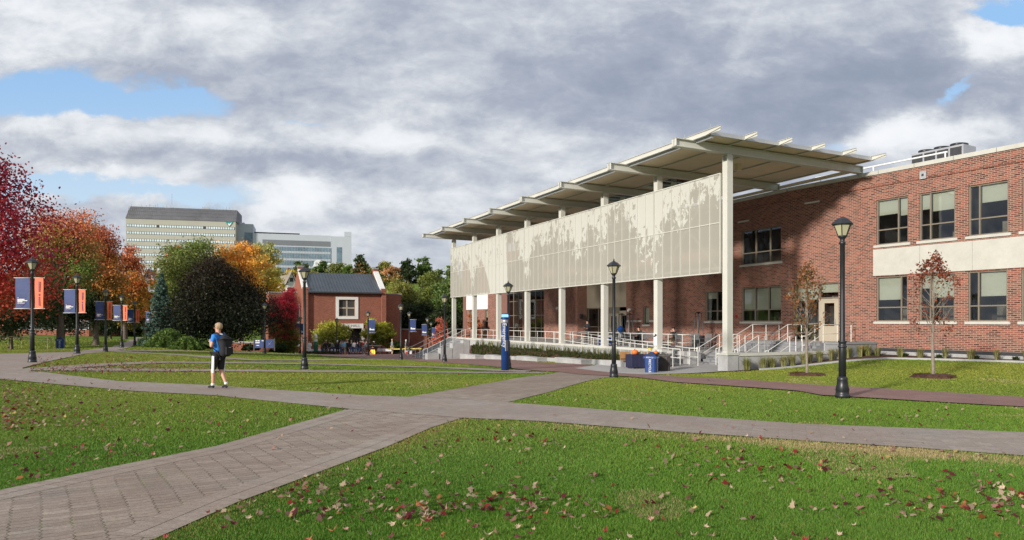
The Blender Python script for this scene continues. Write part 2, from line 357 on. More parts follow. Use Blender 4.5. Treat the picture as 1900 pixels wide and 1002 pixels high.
aw=T.m('ADD',a,T.m('MULTIPLY_ADD',ws.outputs[0],.26,-.13)); bw_=T.m('ADD',b,T.m('MULTIPLY_ADD',ws.outputs[1],.13,-.065))
nb=T.noise(T.mapping(ab,(1,1,1),(0,0,0),(3,7,0)),5.5,8,.6,.3); nc=T.noise(T.mapping(ab,(1,1.3,1),(0,0,0),(1,2,0)),16,6,.62,.3)
def blob(px,py,rx,ry,amp,rot=0.0):
    ca,cb=(px-CX)/F,(HY-py)/F; x=T.m('SUBTRACT',aw,ca); y=T.m('SUBTRACT',bw_,cb)
    if rot:
        c_,s_=math.cos(rot),math.sin(rot); x,y=T.m('ADD',T.m('MULTIPLY',x,c_),T.m('MULTIPLY',y,s_)),T.m('SUBTRACT',T.m('MULTIPLY',y,c_),T.m('MULTIPLY',x,s_))
    q=T.m('ADD',T.m('POWER',T.m('ABSOLUTE',T.m('DIVIDE',x,rx/F)),2.0),T.m('POWER',T.m('ABSOLUTE',T.m('DIVIDE',y,ry/F)),2.0))
    return T.m('MULTIPLY',T.m('EXPONENT',T.m('MULTIPLY',q,-1.0)),amp)
def tot(l):
    r=l[0]
    for x in l[1:]: r=T.m('ADD',r,x)
    return r
gap=tot([blob(90,160,150,45,1.25),blob(270,185,130,26,.95,-.1),blob(90,345,110,24,.85),blob(290,366,190,26,.95),blob(1862,10,80,30,1.3),blob(1760,185,90,14,.6,.35),
         blob(560,225,60,10,.45),blob(690,425,200,20,.22),blob(640,470,80,20,.45),blob(820,480,60,30,.3),blob(1640,260,100,22,.45)])
cov=T.ss(T.m('ADD',T.m('SUBTRACT',1.0,gap),T.m('ADD',T.m('MULTIPLY_ADD',nb,1.3,-.65),T.m('MULTIPLY_ADD',nc,.7,-.35))),.22,.72)
bright=tot([T.m('MULTIPLY_ADD',n1,.9,-.45),T.m('MULTIPLY_ADD',nb,1.25,-.625),T.m('MULTIPLY_ADD',nc,.75,-.375),
   blob(60,60,260,70,.36),blob(330,30,300,50,.10),blob(300,235,330,34,.22),blob(640,262,260,26,.20),blob(90,215,110,30,.2),blob(900,255,200,24,.2),blob(520,370,90,36,.42),blob(640,300,200,50,.0),
   blob(1850,80,80,55,.75),blob(1740,248,150,34,.48),blob(1650,270,80,30,.2),blob(1150,290,160,30,.16),blob(760,400,160,60,.22),blob(1330,70,60,60,.0),blob(200,330,120,16,.2),
   blob(1350,150,340,90,-.26),blob(1600,150,180,60,-.26),blob(950,190,420,60,-.08),blob(1050,110,240,70,-.1),blob(330,305,330,22,-.22),blob(750,330,260,22,-.14),blob(200,110,250,22,-.08),blob(1500,200,200,30,-.15),blob(1250,40,200,40,-.12),blob(640,420,90,20,-.2)])
v=T.ss(T.m('ADD',T.m('MULTIPLY',bright,.86),.47),-.15,1.15)
cc=T.ramp(v,[(0,(.275,.325,.42)),(.3,(.40,.44,.53)),(.55,(.565,.60,.66)),(.8,(.78,.81,.85)),(1,(.88,.895,.925))])
blue=T.mix(T.ss(b,.08,.42),(.66,.82,.97),(.34,.60,.97))
K=7.0
skyc=T.mix(.8,sky.outputs[0],T.mix(1.0,blue,(K*.92,)*3,'MULTIPLY'))
tot_=T.mix(cov,skyc,T.mix(1.0,cc,(K*1.0,)*3,'MULTIPLY'))
bg=T.n('ShaderNodeBackground',{'Color':tot_,'Strength':.1}); T.n('ShaderNodeOutputWorld',{'Surface':bg.outputs[0]})
sl=bpy.data.lights.new('sun','SUN'); sl.energy=3.2; sl.angle=R(4); sl.color=(1,.93,.84)
so=bpy.data.objects.new('sun',sl); COL.objects.link(so); so.location=(-20,-20,30)
so.rotation_euler=Vector((.72,.828,-math.tan(SEL)*1.097)).to_track_quat('-Z','Y').to_euler()
# ------------------------------------------------------------------ ground
xs=np.concatenate([np.arange(-900,-75,45),np.arange(-75,71,1.0),np.arange(110,900,45)]); ys=np.concatenate([np.arange(-60,-10,10),np.arange(-10,131,1.0),np.arange(138,360,8),np.arange(370,1500,60)])
XX,YY=np.meshgrid(xs,ys); ZZ=G(XX,YY); nx=len(xs); ny=len(ys)
V=np.stack([XX.ravel(),YY.ravel(),ZZ.ravel()],1)
ii=(np.arange(ny-1)[:,None]*nx+np.arange(nx-1)[None]).ravel(); Fq=np.stack([ii,ii+1,ii+nx+1,ii+nx],1)
gr=np_mesh('ground',V,Fq,4,'lawn'); gr['kind']='structure'; gr.data.polygons.foreach_set('use_smooth',[True]*len(Fq))
PATHS=[]
def drape(name,poly,matn,off,kind='structure',parent=None):
    PATHS.append(poly)
    bm=bmesh.new(); bm.faces.new([bm.verts.new((x,y,0)) for x,y in poly])
    x0=min(p[0] for p in poly);x1=max(p[0] for p in poly);y0=min(p[1] for p in poly);y1=max(p[1] for p in poly)
    for c in np.arange(math.floor(x0)+1,x1,1.0): bmesh.ops.bisect_plane(bm,geom=bm.verts[:]+bm.edges[:]+bm.faces[:],plane_co=(c,0,0),plane_no=(1,0,0))
    for c in np.arange(math.floor(y0)+1,y1,1.0): bmesh.ops.bisect_plane(bm,geom=bm.verts[:]+bm.edges[:]+bm.faces[:],plane_co=(0,c,0),plane_no=(0,1,0))
    bmesh.ops.triangulate(bm,faces=bm.faces[:])
    z=G(np.array([v.co.x for v in bm.verts]),np.array([v.co.y for v in bm.verts]))
    for v,q in zip(bm.verts,z): v.co.z=q+off
    for f in bm.faces:
        if f.normal.z<0: f.normal_flip()
        f.smooth=True
    me=bpy.data.meshes.new(name); bm.to_mesh(me); bm.free(); me.materials.append(MATS[matn])
    o=link(name,me,parent)
    if kind: o['kind']=kind
    return o
BOW=lambda v,u:(10.08+.9081*v-.4188*u,32.5+.4188*v+.9081*u)
H=lambda *ps:[hit(*p) for p in ps]
LA=H((290,1002),(440,935),(600,875),(720,830),(800,795),(858,777),(1000,783),(1250,803),(1500,820),(1700,833),(1900,848),(2300,880))+[(9,3.2),(-3.5,3.2)]
LBr=H((0,704),(253,727),(397,734.6),(530,747),(645,760)); LBl=H((645,760),(560,785),(400,830),(200,870),(0,912))
DL=[(-12.,3.8)]+H((-260,975),(0,912),(200,870),(400,830),(560,785),(650,760),(755,738),(850,722),(930,708),(1000,697),(1040,690))
DR=H((1150,699),(1105,704),(1020,728),(940,748),(858,777),(800,795),(720,830),(600,875),(440,935),(290,1002))+[(-3.9,3.6)]
drape('diagonal_path',DL+DR,'path_pavers',.016)
def offs(line,d):
    out=[]
    for i,p in enumerate(line):
        a_=Vector(line[max(i-1,0)]); b_=Vector(line[min(i+1,len(line)-1)]); t=(b_-a_).normalized(); out.append((p[0]-t.y*d,p[1]+t.x*d))
    return out
for nm,line in (('left',H((-150,945),(0,912),(200,870),(400,830),(560,785),(640,762))),('right',H((290,1002),(440,935),(600,875),(720,830),(800,795),(850,779))[::-1])):
    for k,(d0,d1) in enumerate(((0,.22),(.23,.44))):
        A_=offs(line,-d0); B_=offs(line,-d1)
        drape('path_edging',A_+B_[::-1],'path_border',.0185)
CT=H((60,690),(85,692),(217,708),(394,716),(660,734),(755,738),(940,748),(1250,772),(1500,789),(1900,804),(2200,822),(3000,868))
CB=H((3000,922),(2200,870),(1900,848),(1700,833),(1500,820),(1250,803),(1000,783),(858,777),(645,760),(397,734.6),(253,727),(0,704),(-200,690),(-200,664),(40,684))
drape('cross_path',CT+CB,'cross_pavers',.021)
drape('left_walkway',H((-200,700),(-200,655),(0,657),(60,656),(120,654),(160,650),(205,645),(222,640),(240,632),(252,626),(292,626),(290,632),(262,641),(236,646),(205,651.5),(140,661),(70,676),(40,684),(60,692)),'cross_pavers',.024)
def ribbon(name,pts,wid,matn,off):
    P=H(*pts); Lr=[]; 
    drape(name,offs(P,wid/2)+offs(P,-wid/2)[::-1],matn,off)
ribbon('thin_path',[(40,686),(300,687.5),(600,690),(800,691),(1010,692.5)],1.3,'cross_pavers',.0255)
ribbon('thin_path',[(85,685),(200,677),(300,673),(400,673.5),(600,676.5),(800,682),(980,690)],1.2,'cross_pavers',.0285)
ribbon('thin_path',[(190,650.5),(300,657),(400,664),(475,669),(560,669),(640,667.5),(720,664)],1.5,'cross_pavers',.030)
ribbon('thin_path',[(190,650),(240,651),(400,653.5),(560,658),(690,662.5)],1.4,'cross_pavers',.0315)
drape('brick_plaza',H((545,656),(640,655),(720,652),(800,652),(840,660),(868,665),(1000,673),(1163,682.5),(1200,696),(1250,700),(1500,715),(1900,739),(2200,760),(3000,808),(3000,836),(2200,782),(1900,757),(1524,735),(1481,727),(1250,710.5),(1150,699),(1040,691),(985,688),(925,682),(800,672.5),(700,666),(600,661)),'red_pavers',.033)
drape('entrance_pad',[(3.2,35.6)]+H((1200,696),(1345,690))+[(10.4,32.6),(13.8,35.2),(11,42),(6,42),(4.5,38)],'plaza_concrete',.036)
drape('mulch_bed',[tuple(BOW(v,u)) for v,u in ((-.5,-.2),(8.9,-.2),(9.3,-6),(10.7,-20),(9.3,-20),(7.9,-6),(7.4,-2.6),(6.0,-1.9),(3.6,-1.35),(1.0,-.95),(-.4,-.75))],'mulch',.03)
for k,(pa,pb) in enumerate([((1.0,-1.0),(3.6,-1.4)),((3.6,-1.4),(7.4,-2.65)),((7.4,-2.65),(7.9,-6)),((7.9,-6),(9.3,-20))]):
    p,q=BOW(*pa),BOW(*pb); m_=MB()
    n_=8
    for i in range(n_):
        A=Vector(p).lerp(Vector(q),i/n_); B_=Vector(p).lerp(Vector(q),(i+1)/n_); m_.bar((A.x,A.y,g(*A)+.04),(B_.x,B_.y,g(*B_)+.04),.1,.09)
    tag(m_.build('lawn_edging','concrete'),kind='structure')
# ------------------------------------------------------------------ grass blades on the near lawns
def inpoly(x,y,poly):
    c=np.zeros(len(x),bool); n=len(poly)
    for i in range(n):
        x0,y0=poly[i]; x1,y1=poly[(i+1)%n]
        if y0==y1: continue
        c^=((y0>y)!=(y1>y))&(x<(x1-x0)*(y-y0)/(y1-y0)+x0)
    return c
LB=LBr+LBl[1:]+H((-350,985),(-500,700))
LD=H((940,748),(1020,728),(1105,704),(1150,700),(1250,710.5),(1481,727),(1524,735),(1900,757),(2150,775),(2150,820),(1900,804),(1500,789),(1250,772))
LC=H((85,692),(217,708),(394,716),(660,734),(755,738),(850,722),(930,708),(990,697),(600,693),(300,691))
def segd(x,y,line):
    d=np.full(len(x),1e9)
    for (x0,y0),(x1,y1) in zip(line[:-1],line[1:]):
        dx_,dy_=x1-x0,y1-y0; t=np.clip(((x-x0)*dx_+(y-y0)*dy_)/(dx_*dx_+dy_*dy_),0,1); d=np.minimum(d,np.hypot(x-x0-t*dx_,y-y0-t*dy_))
    return d
def vnoise(x,y,s,seed):
    r=np.random.default_rng(seed); tb=r.random((64,64)); xs_=x*s; ys_=y*s; xi=np.floor(xs_).astype(int); yi=np.floor(ys_).astype(int); fx=xs_-xi; fy=ys_-yi
    fx=fx*fx*(3-2*fx); fy=fy*fy*(3-2*fy); t=lambda a_,b_:tb[a_%64,b_%64]
    return (t(xi,yi)*(1-fx)+t(xi+1,yi)*fx)*(1-fy)+(t(xi,yi+1)*(1-fx)+t(xi+1,yi+1)*fx)*fy
edgeA=H((720,830),(858,777),(1000,783),(1250,803),(1500,820),(1700,833),(1900,848)); edgeAd=H((290,1002),(440,935),(600,875),(720,830),(800,795),(858,777)); tanline=H((1010,789),(1130,801),(1290,812),(1500,826),(1700,841),(1950,860))
def grass(N,y0,y1,name,scale,wk=1.0):
    u=rng.random(N); Y=1/(1/y0+(1/y1-1/y0)*u); X=(rng.random(N)*1.12-.5)*2*(.78*Y+.3)
    k=np.ones(N,bool)
    Xt=X+rng.normal(0,.035,N); Yt=Y+rng.normal(0,.045,N)
    for p in PATHS: k&=~inpoly(Xt,Yt,p)
    lx=(X-10.08)*.9081+(Y-32.5)*.4188; lu=-(X-10.08)*.4188+(Y-32.5)*.9081; k&=~((lx>-2.5)&(lu>-.5)&(lu<60)); k&=~((lx+.1064*lu)>8.7)
    dA=segd(X,Y,edgeA); dT=segd(X,Y,tanline); dD=segd(X,Y,edgeAd)
    X,Y,dA,dT,dD=X[k],Y[k],dA[k],dT[k],dD[k]; n=len(X)
    cl=vnoise(X,Y,.55,1)*.5+vnoise(X,Y,1.7,2)*.3+vnoise(X,Y,6,3)*.2; far=np.clip((Y-8)/16,0,1)[:,None]
    h=(.014+.021*rng.random(n))*(.7+.6*cl)*scale*np.maximum(1,Y/22); wd=(.0030+.0026*rng.random(n))*np.maximum(1,Y/6.5)*wk
    an=rng.random(n)*2*np.pi; le=rng.random(n)*.9; la=rng.random(n)*2*np.pi
    z=G(X,Y); b0=np.stack([X-np.cos(an)*wd,Y-np.sin(an)*wd,z-.004],1); b1=np.stack([X+np.cos(an)*wd,Y+np.sin(an)*wd,z-.004],1)
    tp=np.stack([X+np.cos(la)*le*h,Y+np.sin(la)*le*h,z+h],1)
    V=np.stack([b0,b1,tp],1).reshape(-1,3); Fc=np.arange(3*n).reshape(-1,3)
    r=rng.random((n,1)); pa=vnoise(X,Y,.33,41)[:,None]; c=np.array([[.050,.165,.012]])*(1-cl[:,None])+np.array([[.135,.270,.028]])*cl[:,None]; c=c*(1-.30*pa)+.30*pa*np.array([[.17,.27,.07]])
    big=vnoise(X,Y*1.6,.12,31)[:,None]; c=c*(1-far)+far*(np.array([[.105,.195,.018]])*(1-big)+np.array([[.25,.265,.04]])*big); c=c*(.68+.76*r)*np.array([[1.08,1.03,1.05]])
    yl=(rng.random(n)<.05+.10*(vnoise(X,Y,.4,5)>.6)+.45*np.exp(-dD/.35)+.4*np.exp(-dA/.4))[:,None]; c=np.where(yl,np.array([[.30,.27,.08]])*(.6+.7*r),c)
    tw_=np.where(X/Y*F+CX<1280,.30,.95)*(.45+.75*vnoise(X,Y,.9,14)); tn=(rng.random(n)<tw_*np.exp(-(dT/(.20+.36*vnoise(X,Y,1.3,9)))**2)+.30*(vnoise(X,Y,.75,51)>.86))[:,None]; c=np.where(tn,np.array([[.46,.37,.18]])*(.55+.7*r),c)
    o=np_mesh(name,V,Fc,3,'grass_blades',None,c); tag(o,'short mown green grass of the campus lawn','grass',kind='stuff')
grass(1150000,4.6,16,'grass',1.0)
grass(560000,14,40,'grass',.8)
grass(300000,36,90,'grass',.7,1.1)
# ------------------------------------------------------------------ fallen leaves
LEAFC=[('deep red',(.24,.02,.02)),('orange',(.36,.12,.045)),('pale tan',(.47,.34,.23)),('dark maroon',(.12,.018,.025)),('yellow',(.52,.38,.14)),('pinkish',(.38,.19,.15))]
for n_,c_ in LEAFC: mat('leaf_'+n_.replace(' ','_'),c_,.6,.25,20)
def leaf_outline():
    pts=[]
    for k,(an,l) in enumerate([(-90,.25),(-62,.30),(-40,.62),(-20,.42),(8,.95),(30,.48),(62,.7),(75,.55),(90,1.0),(105,.55),(118,.7),(150,.48),(172,.95),(200,.42),(220,.62),(242,.30)]):
        pts.append((math.cos(R(an))*l,math.sin(R(an))*l))
    return pts
LO=leaf_outline(); leafme=[]
for ci,(n_,c_) in enumerate(LEAFC):
    for v_ in range(2):
        rr=random.Random(ci*9+v_); k1,k2=rr.uniform(.4,1.2),rr.uniform(-.5,.8)
        m_=MB(); vs=[(x*.055,y*.055,.055*(k1*x*x+k2*y*y+rr.uniform(-.06,.06))) for x,y in LO]+[(0,0,.0)]
        m_.add(vs,[(i,(i+1)%16,16) for i in range(16)]); o=m_.build('fallen_leaf','leaf_'+n_.replace(' ','_')); leafme.append((o.data,n_)); bpy.data.objects.remove(o)
def samp_leaf(n,y0,y1,polys,dens):
    out=[]
    while len(out)<n:
        Y=1/(1/y0+(1/y1-1/y0)*random.random()); X=(random.random()*2-1)*.78*Y
        a1=np.array([X]); a2=np.array([Y])
        if any(inpoly(a1,a2,p)[0] for p in polys) and random.random()<dens(X,Y): out.append((X,Y))
    return out
def dens(X,Y):
    v=float(vnoise(np.array([X]),np.array([Y]),.8,21)[0]); v2=float(vnoise(np.array([X]),np.array([Y]),2.2,22)[0])
    return min(1,(v*1.3)**3*.8+(.5 if v2>.8 else 0)+.10+(.25 if X<-4 else 0))
for (X,Y) in samp_leaf(300,4.8,12.5,[LA,LB],dens):
    me,nm=random.choice(leafme[:2]*3+leafme[2:4]+leafme[4:6]*5+leafme[6:8]*4+leafme[8:9]+leafme[10:]*4); o=link('fallen_leaf',me); s=random.uniform(.5,1.0)
    o.location=(X,Y,g(X,Y)+.045+random.uniform(0,.012)); o.rotation_euler=(random.gauss(0,.5),random.gauss(0,.5),random.uniform(0,6.28)); o.scale=(s,s*random.uniform(.6,1),s)
    tag(o,nm+' fallen maple leaf lying loose on the mown foreground grass','leaf','fallen leaves on the near lawns')
# the many smaller ones
lp=samp_leaf(1500,6,19,[LA,LB,LD,LC],dens)
r2=random.Random(3)
for i in range(2600):
    px=r2.gauss(210,150); py=r2.uniform(655,694) if r2.random()<.6 else r2.gauss(684,4)
    if py<658+abs(px-200)*.02 or px<50+abs(690-py)*.8 or px>620: continue
    if r2.random()<.75 and px>330 and py<678: continue
    lp.append(hit(px,py))
for i in range(700): lp.append(hit(r2.uniform(0,300)*r2.random()+5,r2.uniform(705,800)))
for i in range(160): lp.append(hit(r2.uniform(100,1850),r2.uniform(690,850)))
lp=[p for p in lp if p[1]>5]; lpa=np.array(lp); n=len(lpa); zz=G(lpa[:,0],lpa[:,1])+.045
base=np.array([(x,y) for x,y in LO])*.05; K_=len(base)
an=rng.random(n)*6.28; sc=.45+.6*rng.random(n); tx=rng.normal(0,.45,n); ty=rng.normal(0,.45,n)
bx=base[None,:,0]*np.cos(an)[:,None]-base[None,:,1]*np.sin(an)[:,None]; by=base[None,:,0]*np.sin(an)[:,None]+base[None,:,1]*np.cos(an)[:,None]
V=np.stack([bx*sc[:,None]+lpa[:,0:1],by*sc[:,None]+lpa[:,1:2],(bx*tx[:,None]+by*ty[:,None])*sc[:,None]+zz[:,None]],-1).reshape(-1,3)
Fc=np.arange(n*K_).reshape(n,K_); lc=np.array([c for _,c in LEAFC])[rng.choice(6,n,p=[.17,.07,.28,.2,.05,.23])]*(.6+.6*rng.random((n,1)))
tag(np_mesh('scattered_leaves',V,Fc,K_,'foliage',None,lc),'scattered small red and tan autumn leaves on grass','leaves',kind='stuff')
# ------------------------------------------------------------------ main building (local frame: x = towards the wall (v), y = along the colonnade (u))
BO=Vector((10.08,32.5,0)); BR=math.atan2(.4188,.9081); cv,sv=math.cos(BR),math.sin(BR)
def W(v,u,z=0): return Vector((BO.x+cv*v-sv*u, BO.y+sv*v+cv*u, z))
def gl(v,u): p=W(v,u); return g(p.x,p.y)
bld=thing('campus_building','long two storey red brick building with cream steel canopy and perforated screens over its terrace','building',BO,BR)
class Wall:
    def __init__(s,p0,d,n): s.p0=Vector(p0); s.d=Vector(d).normalized(); s.n=Vector(n).normalized()
    def P(s,a,z,o=0.0): q=s.p0+s.d*a+s.n*o; return (q.x,q.y,z)
    def at(s,px,py=None):
        k=(px-CX)/F; A=W(s.p0.x,s.p0.y); B=W(s.p0.x+s.d.x,s.p0.y+s.d.y); dd=B-A; a=(k*A.y-A.x)/(dd.x-k*dd.y); Y=A.y+a*dd.y
        return a if py is None else (a, EYE+(HY-py)/F*Y)
    def face(s,m,a0,a1,z0,z1,ops,rev=.18):
        A=sorted({a0,a1,*[x for o in ops for x in o[:2] if a0<x<a1]}); Z=sorted({z0,z1,*[x for o in ops for x in o[2:4] if z0<x<z1]})
        for i in range(len(A)-1):
            for j in range(len(Z)-1):
                ca,cz=(A[i]+A[i+1])/2,(Z[j]+Z[j+1])/2
                if any(o[0]<ca<o[1] and o[2]<cz<o[3] for o in ops): continue
                q=[s.P(A[i],Z[j]),s.P(A[i+1],Z[j]),s.P(A[i+1],Z[j+1]),s.P(A[i],Z[j+1])]
                s.oq(m,q)
        for (b0,b1,c0,c1) in ops:
            for q in ((s.P(b0,c0),s.P(b0,c1),s.P(b0,c1,-rev),s.P(b0,c0,-rev)),(s.P(b1,c1),s.P(b1,c0),s.P(b1,c0,-rev),s.P(b1,c1,-rev)),(s.P(b0,c1),s.P(b1,c1),s.P(b1,c1,-rev),s.P(b0,c1,-rev)),(s.P(b1,c0),s.P(b0,c0),s.P(b0,c0,-rev),s.P(b1,c0,-rev))): s.oq(m,q,True)
    def oq(s,m,q,any_=False):
        a,b,c=Vector(q[0]),Vector(q[1]),Vector(q[2]); n=(b-a).cross(c-b)
        if not any_ and n.dot(Vector((s.n.x,s.n.y,0)))<0: q=q[::-1]
        m.quad(*q)
    def bx(s,m,a0,a1,z0,z1,o0,o1): # box in wall coordinates
        q=[s.P(a0,z0,o0),s.P(a1,z0,o0),s.P(a1,z0,o1),s.P(a0,z0,o1),s.P(a0,z1,o0),s.P(a1,z1,o0),s.P(a1,z1,o1),s.P(a0,z1,o1)]; m.hexa(q); return m
WR=Wall((8.43,4.37),(.1058,-.9944),(-.9944,-.1058)); WM=Wall((8.43,4.37),(0,1),(-1,0)); WG=Wall((8.05,4.37),(0,1),(-1,0)); WC=Wall((9.0,4.37),(0,1),(-1,0))
TOP=9.22
def window(w,a0,a1,z0,z1,vbars,hbars,blind=None,sill=True,frame='bronze_frame',label=None,fw=.06,room=True,parent=None,depth=1.6,blindcols=None):
    p=parent or bld
    m=MB()
    if a0>a1: a0,a1=a1,a0
    w.bx(m,a0,a0+fw,z0,z1,-.16,-.06); w.bx(m,a1-fw,a1,z0,z1,-.16,-.06); w.bx(m,a0+fw,a1-fw,z0,z0+fw,-.16,-.06); w.bx(m,a0+fw,a1-fw,z1-fw,z1,-.16,-.06)
    vb=[a0+(a1-a0)*t for t in vbars]
    for x in vb: w.bx(m,x-fw/2,x+fw/2,z0+fw,z1-fw,-.155,-.065)
    for t in hbars:
        z=z0+(z1-z0)*t; w.bx(m,a0+fw,a1-fw,z-fw/2,z+fw/2,-.158,-.07)
    win=m.build('window',frame,p)
    if label: win['label']=label
    m=MB(); w.oq(m,[w.P(a0+.02,z0+.02,-.13),w.P(a1-.02,z0+.02,-.13),w.P(a1-.02,z1-.02,-.13),w.P(a0+.02,z1-.02,-.13)]); m.build('pane','window_glass',win)
    if blind:
        m=MB(); cols=[a0]+vb+[a1]
        for i in range(len(cols)-1):
            b=blind[i%len(blind)]
            if b>0: w.bx(m,cols[i]+.05,cols[i+1]-.05,z1-(z1-z0)*b,z1-.02,-.21,-.20)
        if m.v: m.build('blind','blind',win)
    if sill:
        m=MB(); w.bx(m,a0-.12,a1+.12,z0-.13,z0-.003,-.15,.06); m.build('sill','limestone',win)
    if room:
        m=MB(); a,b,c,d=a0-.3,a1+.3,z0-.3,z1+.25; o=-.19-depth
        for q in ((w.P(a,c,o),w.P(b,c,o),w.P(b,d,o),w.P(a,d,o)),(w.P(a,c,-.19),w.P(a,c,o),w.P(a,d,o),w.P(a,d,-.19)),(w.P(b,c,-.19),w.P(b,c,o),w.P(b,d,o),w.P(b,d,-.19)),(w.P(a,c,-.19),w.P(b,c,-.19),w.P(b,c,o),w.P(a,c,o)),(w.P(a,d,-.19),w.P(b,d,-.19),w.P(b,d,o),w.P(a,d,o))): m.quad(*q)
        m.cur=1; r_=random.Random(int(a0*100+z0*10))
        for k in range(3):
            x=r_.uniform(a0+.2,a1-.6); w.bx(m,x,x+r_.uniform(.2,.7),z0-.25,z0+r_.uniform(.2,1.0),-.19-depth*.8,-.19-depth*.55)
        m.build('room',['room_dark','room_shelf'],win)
    return win
# wing walls ---------------------------------------------------------
u_=lambda w,px:w.at(px)
UW=[(1626,1685),(1706,1772),(1797,1871),(1897,1975),(2010,2100)]
LW=[(1626,1684),(1706,1771),(1796,1869),(1895,1972),(2008,2098)]
opsR=[]; 
for a,b in UW: opsR.append((u_(WR,a),u_(WR,b),5.62,7.92))
for a,b in LW: opsR.append((u_(WR,a),u_(WR,b),1.74,4.01))
dl,dr=u_(WR,1475),u_(WR,1556); opsR.append((dl,dr,.66,3.86))
A1=26.0
m=MB(); WR.face(m,0,A1,-1.6,TOP,opsR); m.quad(WR.P(A1,-1.6),WR.P(A1,-1.6,-12),WR.P(A1,TOP,-12),WR.P(A1,TOP)); m.build('brick_wall','red_brick',bld); m=MB()
opsM=[(u_(WM,1376),u_(WM,1449),5.25,7.36),(u_(WM,1376),u_(WM,1449),1.73,3.83),(u_(WM,1309),u_(WM,1350),1.75,3.72),(u_(WM,1193.5),u_(WM,1204.5),1.5,2.85)]
opsM=[(min(o[0],o[1]),max(o[0],o[1]),o[2],o[3]) for o in opsM]
aR0=20.8-4.37; aR1=27.8-4.37
WM.face(m,0,aR0,-1.6,TOP,opsM)
m.quad((8.43,20.8,-1.6),(9.0,20.8,-1.6),(9.0,20.8,TOP),(8.43,20.8,TOP))
m.build('brick_wall','red_brick',bld); m=MB()
# brick volume beyond the recess
m.quad((8.05,27.8,-1.6),(9.0,27.8,-1.6),(9.0,27.8,TOP),(8.05,27.8,TOP))
aG0,aG1=27.8-4.37,34.2-4.37; WG.face(m,aG0,aG1,-1.6,TOP,[])
aP0,aP1=45.6-4.37,57-4.37
m.quad((8.05,34.2,-1.6),(8.43,34.2,-1.6),(8.43,34.2,TOP),(8.05,34.2,TOP)); m.build('brick_wall','red_brick',bld); m=MB()
WM2=Wall((8.43,4.37),(0,1),(-1,0)); w1=(u_(WM,888),u_(WM,899.5)); 
WM2.face(m,aP0,aP1,-2.2,TOP,[(u_(WM,905.5),u_(WM,899.5),-.0+.9,3.05),(u_(WM,879),u_(WM,871),.9,3.1)])
m.quad((8.43,57,-2.2),(14,57,-2.2),(14,57,TOP),(8.43,57,TOP))
m.build('brick_wall','red_brick',bld)
# soldier course ledge and coping
m=MB(); WR.bx(m,0,A1,8.62,8.70,.003,.05); WM.bx(m,0.06,aR0,8.62,8.70,.003,.05); m.build('brick_ledge','red_brick',bld)
m=MB(); step=1.8
a=0.0
while a<A1: WR.bx(m,a+(0.012 if a else 0),min(a+step-.012,A1),TOP+.002,TOP+.2,-.4,.07); a+=step
a=.075
while a<aP1: WM.bx(m,a+.012,min(a+step-.012,aP1),TOP+.001,TOP+.199,-.4,.07); a+=step
m.build('coping','limestone',bld)
m=MB(); m.prism([(8.9,57),(9.2,4.4),(11.6,-21.5),(24,-20),(24,57)],8.75,8.85); m.build('flat_roof','grey_metal',bld)
m=MB(); m.quad((24,57,-2),(24,-20,-2),(24,-20,8.8),(24,57,8.8)); m.build('rear_wall','beige_panel',bld)
# limestone band on the wing
ab=u_(WR,1621); m=MB(); a=ab
while a<A1: WR.bx(m,a+.006,min(a+2.35,A1)-.006,4.06,5.40,.004,.055); a+=2.35
m.build('stone_band','limestone',bld)
bl=[[.0,.0],[.0,.35],[.0,.35],[0,.3],[0,0]]
pv=[[.68],[.30],[.27],[.3],[.3]]
for i,(a,b) in enumerate(UW):
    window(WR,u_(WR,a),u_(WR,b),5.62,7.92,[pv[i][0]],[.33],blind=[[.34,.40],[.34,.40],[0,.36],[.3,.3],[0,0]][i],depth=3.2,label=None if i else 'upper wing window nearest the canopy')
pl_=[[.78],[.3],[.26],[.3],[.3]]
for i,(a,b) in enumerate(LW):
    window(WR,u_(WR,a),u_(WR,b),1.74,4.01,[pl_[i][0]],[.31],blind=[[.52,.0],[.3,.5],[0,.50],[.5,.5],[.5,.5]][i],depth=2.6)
# wing entrance: side glazing and door
window(WR,dl,u_(WR,1519),.66,3.86,[.42],[.30],blind=[.3,.28],sill=False)
window(WR,u_(WR,1519),dr,2.99,3.86,[],[],blind=[.62],sill=False,depth=1.0)
def door(w,a0,a1,z0,z1,frame='beige_panel',o=-.05,glass=(.36,.9,.25,.75),name='door'):
    if a0>a1:a0,a1=a1,a0
    f=.09; m=MB(); w.bx(m,a0,a0+f,z0,z1,o-.1,o); w.bx(m,a1-f,a1,z0,z1,o-.1,o); w.bx(m,a0+f,a1-f,z1-f,z1,o-.1,o)
    ga,gb=a0+(a1-a0)*glass[2],a0+(a1-a0)*glass[3]; g0,g1=z0+(z1-z0)*glass[0],z0+(z1-z0)*glass[1]
    w.bx(m,a0+f,ga,z0,z1-f,o-.07,o-.02); w.bx(m,gb,a1-f,z0,z1-f,o-.07,o-.02); w.bx(m,ga,gb,z0,g0,o-.07,o-.02); w.bx(m,ga,gb,g1,z1-f,o-.07,o-.02)
    dd=m.build(name,frame,bld)
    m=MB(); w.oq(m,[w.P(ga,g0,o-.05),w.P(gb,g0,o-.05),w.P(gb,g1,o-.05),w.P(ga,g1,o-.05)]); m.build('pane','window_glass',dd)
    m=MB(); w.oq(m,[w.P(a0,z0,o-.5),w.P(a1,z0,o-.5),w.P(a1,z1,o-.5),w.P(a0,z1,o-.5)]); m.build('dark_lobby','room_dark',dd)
    m=MB(); w.bx(m,gb+.06,gb+.10,z0+.95,z0+1.2,o-.02,o+.03); m.build('handle','grey_metal',dd); return dd
door(WR,u_(WR,1519),dr,.66,2.97)
